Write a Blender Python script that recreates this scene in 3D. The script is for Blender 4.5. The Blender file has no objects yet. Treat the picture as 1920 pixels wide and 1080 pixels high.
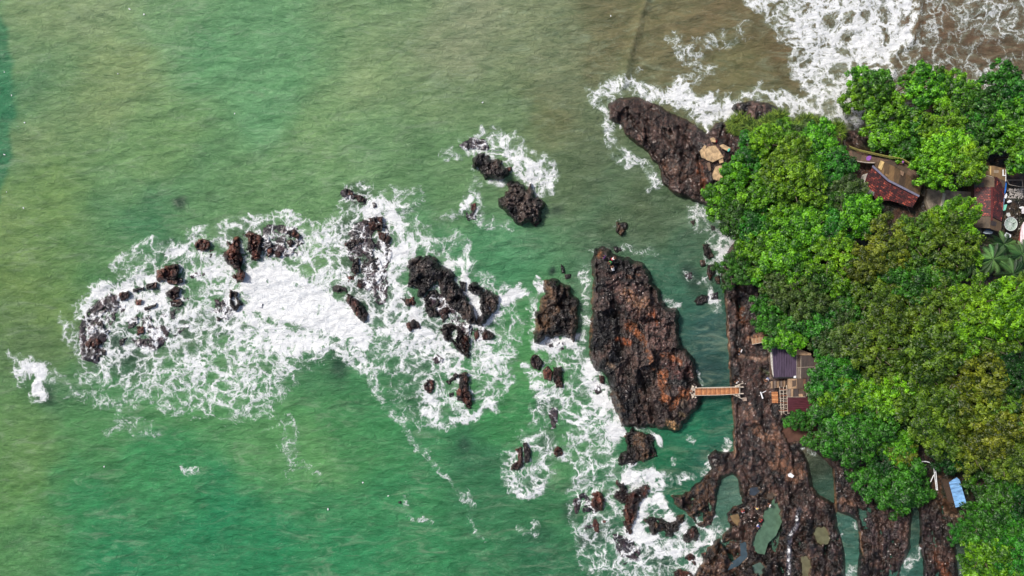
import bpy, bmesh, math, random
import numpy as np
from mathutils import Vector, Matrix
R = math.radians
scene = bpy.context.scene
# ---------------------------------------------------------------- camera, light, exposure
H = 130.0                                   # drone height over the sea, metres
cam_d = bpy.data.cameras.new('camera'); cam = bpy.data.objects.new('camera', cam_d)
scene.collection.objects.link(cam); scene.camera = cam
cam.location = (0, 0, H); cam.rotation_euler = (0, 0, 0)
cam_d.sensor_width = 36; cam_d.lens = 36*H/192.0; cam_d.clip_end = 9000
SUN_EL, SUN_AZ = R(50), R(-60)              # azimuth clockwise from +Y (up in the photo)
w = bpy.data.worlds.new('World'); scene.world = w; w.use_nodes = True
nt = w.node_tree; bg = nt.nodes['Background']
sky = nt.nodes.new('ShaderNodeTexSky'); sky.sky_type = 'NISHITA'; sky.sun_disc = False
sky.sun_elevation = SUN_EL; sky.sun_rotation = SUN_AZ
sky.air_density = 1.0; sky.dust_density = 4.0; sky.ozone_density = 1.0
nt.links.new(sky.outputs[0], bg.inputs[0]); bg.inputs[1].default_value = 0.08
sd_ = bpy.data.lights.new('sun', 'SUN'); sun = bpy.data.objects.new('sun', sd_)
scene.collection.objects.link(sun); sd_.energy = 2.3; sd_.angle = R(8); sd_.color = (1, .95, .87)
sdir = Vector((math.sin(SUN_AZ)*math.cos(SUN_EL), math.cos(SUN_AZ)*math.cos(SUN_EL), math.sin(SUN_EL)))
sun.rotation_euler = sdir.to_track_quat('Z', 'Y').to_euler()
scene.view_settings.view_transform = 'Standard'; scene.view_settings.look = 'None'
scene.view_settings.exposure = 0.82; scene.view_settings.gamma = 1
scene.render.engine = 'CYCLES'
C = scene.collection

# ---------------------------------------------------------------- helpers: map units, noise, distance
def lin(c):
    c = np.asarray(c, float)/255.0
    return np.where(c <= .04045, c/12.92, ((c+.055)/1.055)**2.4)
def W(px, py, z=0.0):                       # survey map (decimetres) -> metres, corrected for height
    k = (H-z)/H
    return Vector(((px-960)*.1*k, (540-py)*.1*k, z))
def ZZ(o, pts): return [(o[0]+x/o[2], o[1]+y/o[2]) for x, y in pts]
def _h(ix, iy, s):
    n = (ix.astype(np.int64)*374761393 + iy.astype(np.int64)*668265263 + s*2147483647 + 12345) & 0xffffffff
    n = ((n ^ (n >> 13))*1274126177) & 0xffffffff
    n = ((n ^ (n >> 16))*2246822519) & 0xffffffff
    return ((n ^ (n >> 15)) & 0xffffff)/float(0xffffff)
def vn(x, y, s=0):
    ix = np.floor(x); iy = np.floor(y); fx = x-ix; fy = y-iy
    fx = fx*fx*(3-2*fx); fy = fy*fy*(3-2*fy)
    a = _h(ix, iy, s); b = _h(ix+1, iy, s); c = _h(ix, iy+1, s); d = _h(ix+1, iy+1, s)
    return (a*(1-fx)+b*fx)*(1-fy)+(c*(1-fx)+d*fx)*fy
def fbm(x, y, o=4, s=0, g=.5):
    v = 0; a = 1; t = 0
    for i in range(o):
        v = v+a*vn(x*2**i+17.3*i, y*2**i-9.1*i, s+i); t += a; a *= g
    return v/t
def ridged(x, y, o=4, s=0):
    v = 0; a = 1; t = 0
    for i in range(o):
        v = v+a*(1-np.abs(2*vn(x*2**i+5.1*i, y*2**i+3.7*i, s+i)-1)); t += a; a *= .5
    return v/t
def voro(x, y, s=0):
    ix = np.floor(x); iy = np.floor(y)
    f1 = np.full(x.shape, 9.); f2 = np.full(x.shape, 9.); cid = np.zeros(x.shape)
    for dx in (-1, 0, 1):
        for dy in (-1, 0, 1):
            cx = ix+dx; cy = iy+dy
            d = np.hypot(cx+_h(cx, cy, s)*.9+.05-x, cy+_h(cx, cy, s+7)*.9+.05-y)
            c = _h(cx, cy, s+13); m = d < f1
            f2 = np.where(m, f1, np.minimum(f2, d)); cid = np.where(m, c, cid); f1 = np.where(m, d, f1)
    return f1, f2, cid
def ss(a, b, x):
    t = np.clip((x-a)/(b-a), 0, 1); return t*t*(3-2*t)
def segd(X, Y, pts, closed=False):
    P = list(pts)+([pts[0]] if closed else [])
    d = np.full(X.shape, 1e9)
    for (x0, y0), (x1, y1) in zip(P[:-1], P[1:]):
        vx, vy = x1-x0, y1-y0; L = vx*vx+vy*vy+1e-9
        t = np.clip(((X-x0)*vx+(Y-y0)*vy)/L, 0, 1)
        d = np.minimum(d, (X-x0-t*vx)**2+(Y-y0-t*vy)**2)
    return np.sqrt(d)
def inside(X, Y, pts):
    r = np.zeros(X.shape, bool)
    P = list(pts)
    for i in range(len(P)):
        (x0, y0), (x1, y1) = P[i-1], P[i]
        if y0 == y1: continue
        c = ((y0 > Y) != (y1 > Y)) & (X < (x1-x0)*(Y-y0)/(y1-y0)+x0); r ^= c
    return r
def psd(X, Y, pts):                          # signed distance in map units, + inside
    d = segd(X, Y, pts, True); return np.where(inside(X, Y, pts), d, -d)

def mesh_fast(name, V, F, attrs=None, cols=None, smooth=True):
    V = np.asarray(V, np.float32); F = np.asarray(F, np.int32)
    me = bpy.data.meshes.new(name); k = F.shape[1]
    me.vertices.add(len(V)); me.vertices.foreach_set('co', V.ravel())
    me.loops.add(F.size); me.loops.foreach_set('vertex_index', F.ravel())
    me.polygons.add(len(F)); me.polygons.foreach_set('loop_start', np.arange(0, F.size, k, dtype=np.int32))
    try: me.polygons.foreach_set('loop_total', np.full(len(F), k, np.int32))
    except Exception: pass
    me.update(calc_edges=True)
    me.polygons.foreach_set('use_smooth', np.full(len(F), smooth))
    for n, a in (attrs or {}).items():
        at = me.attributes.new(n, 'FLOAT', 'POINT'); at.data.foreach_set('value', np.asarray(a, np.float32).ravel())
    for n, a in (cols or {}).items():
        at = me.attributes.new(n, 'FLOAT_COLOR', 'POINT')
        c = np.ones((len(V), 4), np.float32); c[:, :3] = a; at.data.foreach_set('color', c.ravel())
    me.validate(); return me
def grid_mesh(name, X, Y, Z, mask=None, attrs=None, cols=None):
    ny, nx = X.shape; idx = np.arange(nx*ny).reshape(ny, nx)
    q = np.stack([idx[:-1, :-1], idx[:-1, 1:], idx[1:, 1:], idx[1:, :-1]], -1)
    if mask is not None:
        m = mask[:-1, :-1] | mask[:-1, 1:] | mask[1:, 1:] | mask[1:, :-1]; q = q[m]
    q = q.reshape(-1, 4); V = np.stack([X, Y, Z], -1).reshape(-1, 3)
    used = np.unique(q); rm = np.full(nx*ny, -1); rm[used] = np.arange(len(used))
    at = {k: v.reshape(-1)[used] for k, v in (attrs or {}).items()}
    co = {k: v.reshape(-1, 3)[used] for k, v in (cols or {}).items()}
    # image y runs down, so flip winding to face up
    return mesh_fast(name, V[used], rm[q][:, ::-1], at, co)
def link(name, me, parent=None, mat=None, loc=None):
    o = bpy.data.objects.new(name, me); C.objects.link(o)
    if parent: o.parent = parent
    if loc is not None: o.location = loc
    if mat is not None and me is not None:
        me.materials.clear(); me.materials.append(mat)
    return o
def tag(o, label=None, cat=None, group=None, kind=None):
    if label: o['label'] = label
    if cat: o['category'] = cat
    if group: o['group'] = group
    if kind: o['kind'] = kind
    return o
def thing(name, label, cat, loc=(0, 0, 0), rz=0, group=None):
    o = bpy.data.objects.new(name, None); C.objects.link(o); o.location = loc; o.rotation_euler = (0, 0, rz)
    o.empty_display_size = .3
    return tag(o, label, cat, group)

# ---------------------------------------------------------------- materials
class NT:
    def __init__(s, name):
        s.m = bpy.data.materials.new(name); s.m.use_nodes = True; s.t = s.m.node_tree
        s.b = s.t.nodes['Principled BSDF']; s.out = s.t.nodes['Material Output']
    def n(s, ty, **kw):
        o = s.t.nodes.new(ty)
        for k, v in kw.items(): setattr(o, k, v)
        return o
    def l(s, a, b): s.t.links.new(a, b)
    def put(s, sock, v):
        if isinstance(v, bpy.types.NodeSocket): s.l(v, sock)
        else: sock.default_value = v
    def math(s, op, a, b=0, c=None, clamp=False):
        o = s.n('ShaderNodeMath', operation=op, use_clamp=clamp); s.put(o.inputs[0], a); s.put(o.inputs[1], b)
        if c is not None: s.put(o.inputs[2], c)
        return o.outputs[0]
    def attr(s, n, col=False):
        o = s.n('ShaderNodeAttribute', attribute_name=n); return o.outputs['Color' if col else 'Fac']
    def noise(s, vec, sc, det=4, rough=.5, dist=0, col=False):
        o = s.n('ShaderNodeTexNoise'); s.l(vec, o.inputs['Vector']); o.inputs['Scale'].default_value = sc
        o.inputs['Detail'].default_value = det; o.inputs['Roughness'].default_value = rough; o.inputs['Distortion'].default_value = dist
        return o.outputs['Color' if col else 'Fac']
    def vor(s, vec, sc, feat='F1', out='Distance', rnd=1):
        o = s.n('ShaderNodeTexVoronoi', feature=feat); s.l(vec, o.inputs['Vector']); o.inputs['Scale'].default_value = sc
        o.inputs['Randomness'].default_value = rnd; return o.outputs[out]
    def mix(s, f, a, b, bl='MIX'):
        o = s.n('ShaderNodeMix', data_type='RGBA', blend_type=bl); s.put(o.inputs[0], f)
        for i, v in ((6, a), (7, b)):
            if isinstance(v, bpy.types.NodeSocket): s.l(v, o.inputs[i])
            else: o.inputs[i].default_value = (*v[:3], 1)
        return o.outputs[2]
    def ramp(s, f, a, b, lo=0., hi=1.):
        o = s.n('ShaderNodeMapRange', interpolation_type='SMOOTHSTEP'); s.put(o.inputs[0], f)
        for i, v in ((1, a), (2, b), (3, lo), (4, hi)): s.put(o.inputs[i], v)
        return o.outputs[0]
    def vadd(s, a, b, op='ADD'):
        o = s.n('ShaderNodeVectorMath', operation=op); s.put(o.inputs[0], a); s.put(o.inputs[1], b); return o.outputs[0]
    def vscale(s, a, k):
        o = s.n('ShaderNodeVectorMath', operation='SCALE'); s.put(o.inputs[0], a); o.inputs['Scale'].default_value = k; return o.outputs[0]
    def pos(s): return s.n('ShaderNodeNewGeometry').outputs['Position']
    def obj(s): return s.n('ShaderNodeTexCoord').outputs['Object']
    def bump(s, h, st=.5, d=.1, nrm=None):
        o = s.n('ShaderNodeBump'); o.inputs['Strength'].default_value = st; o.inputs['Distance'].default_value = d
        s.put(o.inputs['Height'], h)
        if nrm is not None: s.l(nrm, o.inputs['Normal'])
        return o.outputs[0]
def foam_mask(k, D):
    """lacy sea foam: strands along warped cells, closing to solid white as density rises"""
    p = k.pos()
    flat = k.n('ShaderNodeVectorMath', operation='MULTIPLY'); k.l(p, flat.inputs[0]); flat.inputs[1].default_value = (1, 1, 0); p = flat.outputs[0]
    w0 = k.vscale(k.vadd(k.noise(p, .11, 2, .5, col=True), (.5, .5, .5), 'SUBTRACT'), 7.0)
    wn = k.vscale(k.vadd(k.noise(p, .40, 3, .55, col=True), (.5, .5, .5), 'SUBTRACT'), 3.6)
    wf = k.vscale(k.vadd(k.noise(p, 1.5, 3, .6, col=True), (.5, .5, .5), 'SUBTRACT'), .65)
    q = k.vadd(k.vadd(k.vadd(p, wn), wf), w0)
    n1 = k.noise(k.vadd(p, wn), .26, 4, .6); n2 = k.noise(q, 1.2, 4, .65); f = k.noise(q, 3.6, 5, .75)
    d = k.math('ADD', D, k.math('MULTIPLY', k.math('SUBTRACT', n1, .5), .9))
    d = k.math('ADD', d, k.math('MULTIPLY', k.math('SUBTRACT', n2, .5), .4))
    d = k.math('MULTIPLY', d, k.ramp(D, .02, .24))
    E = k.math('ADD', k.math('MULTIPLY', k.vor(q, .33, 'DISTANCE_TO_EDGE'), 1.25), k.math('MULTIPLY', k.vor(q, .82, 'DISTANCE_TO_EDGE'), .80))
    E = k.math('ADD', E, k.math('MULTIPLY', k.vor(q, 2.0, 'DISTANCE_TO_EDGE'), .42))
    E = k.math('ADD', E, k.math('MULTIPLY', k.math('SUBTRACT', f, .5), .62))
    E = k.math('ADD', E, k.math('MULTIPLY', k.vor(q, 4.2, 'DISTANCE_TO_EDGE'), .22))
    x = k.math('SUBTRACT', k.math('MULTIPLY', d, .80), k.math('MULTIPLY', E, 1.30))
    m = k.math('MULTIPLY', k.ramp(x, -.13, .30), k.ramp(d, .02, .12))
    halo = k.math('MULTIPLY', k.ramp(x, -.5, .12), k.ramp(d, .04, .3))
    return m, d, f, halo

def mat_water():
    k = NT('sea_water'); D = k.attr('foam'); col = k.attr('wcol', True)
    m, d, f, halo = foam_mask(k, D)
    p = k.pos()
    # silt streaks in the water itself
    mp = k.n('ShaderNodeMapping'); k.l(p, mp.inputs[0]); mp.inputs['Rotation'].default_value = (0, 0, R(-25)); mp.inputs['Scale'].default_value = (.35, 1, 1)
    st = k.noise(mp.outputs[0], .55, 6, .62, .6)
    fine = k.noise(mp.outputs[0], 2.4, 4, .6, .8)
    v = k.math('ADD', k.math('MULTIPLY', k.math('SUBTRACT', st, .5), 1.1), k.math('MULTIPLY', k.math('SUBTRACT', fine, .5), .75))
    base = k.mix(k.math('ADD', v, .5, clamp=True), k.mix(1, col, (.34, .50, .44), 'MULTIPLY'), k.mix(1, col, (1.85, 1.6, 1.7), 'MULTIPLY'))
    veil = k.math('MULTIPLY', k.ramp(k.noise(mp.outputs[0], .42, 7, .68, 1.6), .46, .72), k.ramp(k.noise(p, .07, 3, .5), .35, .62, .35, 1))
    base = k.mix(k.math('MULTIPLY', veil, .34), base, (.33, .42, .29))
    sky_glint = k.ramp(k.noise(mp.outputs[0], 4.2, 4, .7, .7), .60, .74)  # glints of sky on the ripples, painted into the colour as pale flecks
    base = k.mix(k.math('MULTIPLY', k.math('MULTIPLY', sky_glint, k.ramp(st, .42, .62)), .42), base, (.50, .58, .48))
    milk = k.math('MULTIPLY', halo, .34)
    base = k.mix(milk, base, (.40, .52, .44))
    c = k.mix(m, base, k.mix(k.ramp(f, .25, .7), (.68, .71, .74), (.90, .91, .92)))
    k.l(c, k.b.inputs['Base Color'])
    k.l(k.math('MULTIPLY_ADD', m, .55, .22), k.b.inputs['Roughness'])
    k.b.inputs['IOR'].default_value = 1.33
    mp2 = k.n('ShaderNodeMapping'); k.l(p, mp2.inputs[0]); mp2.inputs['Rotation'].default_value = (0, 0, R(12)); mp2.inputs['Scale'].default_value = (.45, 1, 1)
    w1 = k.noise(mp2.outputs[0], 1.1, 6, .7, 1.1); w2 = k.noise(p, 5.0, 3, .6, .3)
    hgt = k.math('ADD', k.math('MULTIPLY', w1, 1.0), k.math('MULTIPLY', w2, .42))
    b1 = k.bump(hgt, .95, .8)
    fb = k.math('ADD', k.math('MULTIPLY', m, .5), k.math('MULTIPLY', f, .9))
    b2 = k.bump(k.math('MULTIPLY', fb, k.ramp(D, .05, .6)), .5, .14, b1)
    k.l(b2, k.b.inputs['Normal']); return k.m
def mat_rock(name='wet_basalt', foam=True, rough=.42):
    k = NT(name); col = k.attr('rcol', True); p = k.pos()
    n1 = k.noise(p, 1.1, 6, .65); n2 = k.noise(p, 2.6, 5, .62)
    v = k.math('MULTIPLY', k.ramp(n1, .3, .72, .55, 1.55), k.ramp(n2, .3, .72, .68, 1.42))
    vv = k.n('ShaderNodeCombineColor'); [k.l(v, vv.inputs[i]) for i in range(3)]
    c = k.mix(1, col, vv.outputs[0], 'MULTIPLY')
    lich = k.math('MULTIPLY', k.ramp(k.noise(p, 5, 3, .7), .62, .72), k.ramp(k.noise(p, .5, 3), .45, .65))
    c = k.mix(k.math('MULTIPLY', lich, .5), c, (.20, .15, .125))
    ck = k.n('ShaderNodeMapping'); k.l(p, ck.inputs[0]); ck.inputs['Scale'].default_value = (1, .62, .3)
    cv = k.vadd(ck.outputs[0], k.vscale(k.vadd(k.noise(p, 1.1, 5, .65, col=True), (.5, .5, .5), 'SUBTRACT'), 1.5))
    e1_ = k.vor(cv, .55, 'DISTANCE_TO_EDGE'); e2_ = k.vor(cv, 1.5, 'DISTANCE_TO_EDGE')
    ckm = k.math('MULTIPLY', k.ramp(e1_, .0, .07, .12, 1), k.ramp(e2_, .0, .06, .35, 1)); vc = k.n('ShaderNodeCombineColor'); [k.l(ckm, vc.inputs[i]) for i in range(3)]
    c = k.mix(1, c, vc.outputs[0], 'MULTIPLY')
    crack = k.math('MULTIPLY', k.ramp(e1_, 0, .12), k.ramp(e2_, 0, .09, .4, 1))
    h = k.math('ADD', k.math('MULTIPLY', n2, .3), k.math('ADD', k.math('MULTIPLY', n1, .5), k.math('MULTIPLY', crack, .6)))
    b = k.bump(h, .7, .26); k.l(b, k.b.inputs['Normal'])
    k.b.inputs['Roughness'].default_value = rough
    if foam:
        m, d, f, halo = foam_mask(k, k.attr('foam')); c = k.mix(m, c, (.78, .79, .82))
        k.l(k.math('MULTIPLY_ADD', m, .5, rough-.1), k.b.inputs['Roughness'])
    k.l(c, k.b.inputs['Base Color']); return k.m
def mat_plain(name, c, rough=.7, var=.35, sc=3., metal=0, stretch=None, bump=.3, c2=None):
    k = NT(name); p = k.obj()
    if stretch:
        mp = k.n('ShaderNodeMapping'); k.l(p, mp.inputs[0]); mp.inputs['Scale'].default_value = stretch; p = mp.outputs[0]
    n = k.noise(p, sc, 5, .65); a = lin(c)
    b_ = lin(c2) if c2 else a
    col = k.mix(k.ramp(n, .3, .7), tuple(a*(1-var)), tuple(b_*(1+var)))
    k.l(col, k.b.inputs['Base Color']); k.b.inputs['Roughness'].default_value = rough; k.b.inputs['Metallic'].default_value = metal
    k.l(k.bump(n, bump, .05), k.b.inputs['Normal']); return k.m
def mat_tiles():
    k = NT('clay_tiles'); p = k.obj()
    br = k.n('ShaderNodeTexBrick'); k.l(p, br.inputs[0]); br.inputs['Scale'].default_value = 1
    br.inputs['Brick Width'].default_value = .36; br.inputs['Row Height'].default_value = .3; br.inputs['Mortar Size'].default_value = .035
    br.inputs['Color1'].default_value = (0, 0, 0, 1); br.inputs['Color2'].default_value = (1, 1, 1, 1); br.inputs['Mortar'].default_value = (0, 0, 0, 1)
    patch = k.noise(p, .5, 4, .6); sp = k.noise(p, 3.3, 3, .7)
    t = k.math('ADD', k.math('MULTIPLY', k.math('SUBTRACT', patch, .5), 1.2), sp)
    t = k.math('ADD', t, k.math('MULTIPLY', k.math('SUBTRACT', br.outputs['Color'], .5), .4))
    c = k.mix(k.ramp(t, .3, .62), (.030, .008, .010), (.13, .022, .020))
    c = k.mix(k.ramp(t, .62, .8), c, (.42, .09, .055))
    c = k.mix(k.math('MULTIPLY', br.outputs['Fac'], .8), c, (.012, .006, .008))
    k.l(c, k.b.inputs['Base Color']); k.b.inputs['Roughness'].default_value = .65
    k.l(k.bump(br.outputs['Fac'], -.8, .08), k.b.inputs['Normal']); return k.m
def mat_leaf(name, c, hi):
    k = NT(name); t = k.attr('tint'); oi = k.n('ShaderNodeObjectInfo')
    a = lin(c); b = lin(hi); c1 = k.mix(k.ramp(t, .1, .95), tuple(a*.42), tuple(b*1.05))
    n = k.noise(k.pos(), .35, 3, .6); c1 = k.mix(k.ramp(n, .35, .7), k.mix(1, c1, (.72, .80, .8), 'MULTIPLY'), k.mix(1, c1, (1.2, 1.12, 1.0), 'MULTIPLY'))
    hs = k.n('ShaderNodeHueSaturation'); k.l(c1, hs.inputs['Color'])
    k.l(k.math('MULTIPLY_ADD', oi.outputs['Random'], .026, .489), hs.inputs['Hue'])
    k.l(k.math('MULTIPLY_ADD', oi.outputs['Random'], .4, .8), hs.inputs['Value'])
    df = k.n('ShaderNodeBsdfDiffuse'); tr = k.n('ShaderNodeBsdfTranslucent'); gl = k.n('ShaderNodeBsdfGlossy'); gl.inputs['Roughness'].default_value = .45
    k.l(hs.outputs[0], df.inputs[0]); k.l(hs.outputs[0], tr.inputs[0])
    mx = k.n('ShaderNodeMixShader'); mx.inputs[0].default_value = .22; k.l(df.outputs[0], mx.inputs[1]); k.l(tr.outputs[0], mx.inputs[2])
    m2 = k.n('ShaderNodeMixShader'); m2.inputs[0].default_value = .035; k.l(mx.outputs[0], m2.inputs[1]); k.l(gl.outputs[0], m2.inputs[2])
    k.l(m2.outputs[0], k.out.inputs[0]); k.t.nodes.remove(k.b); return k.m
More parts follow.
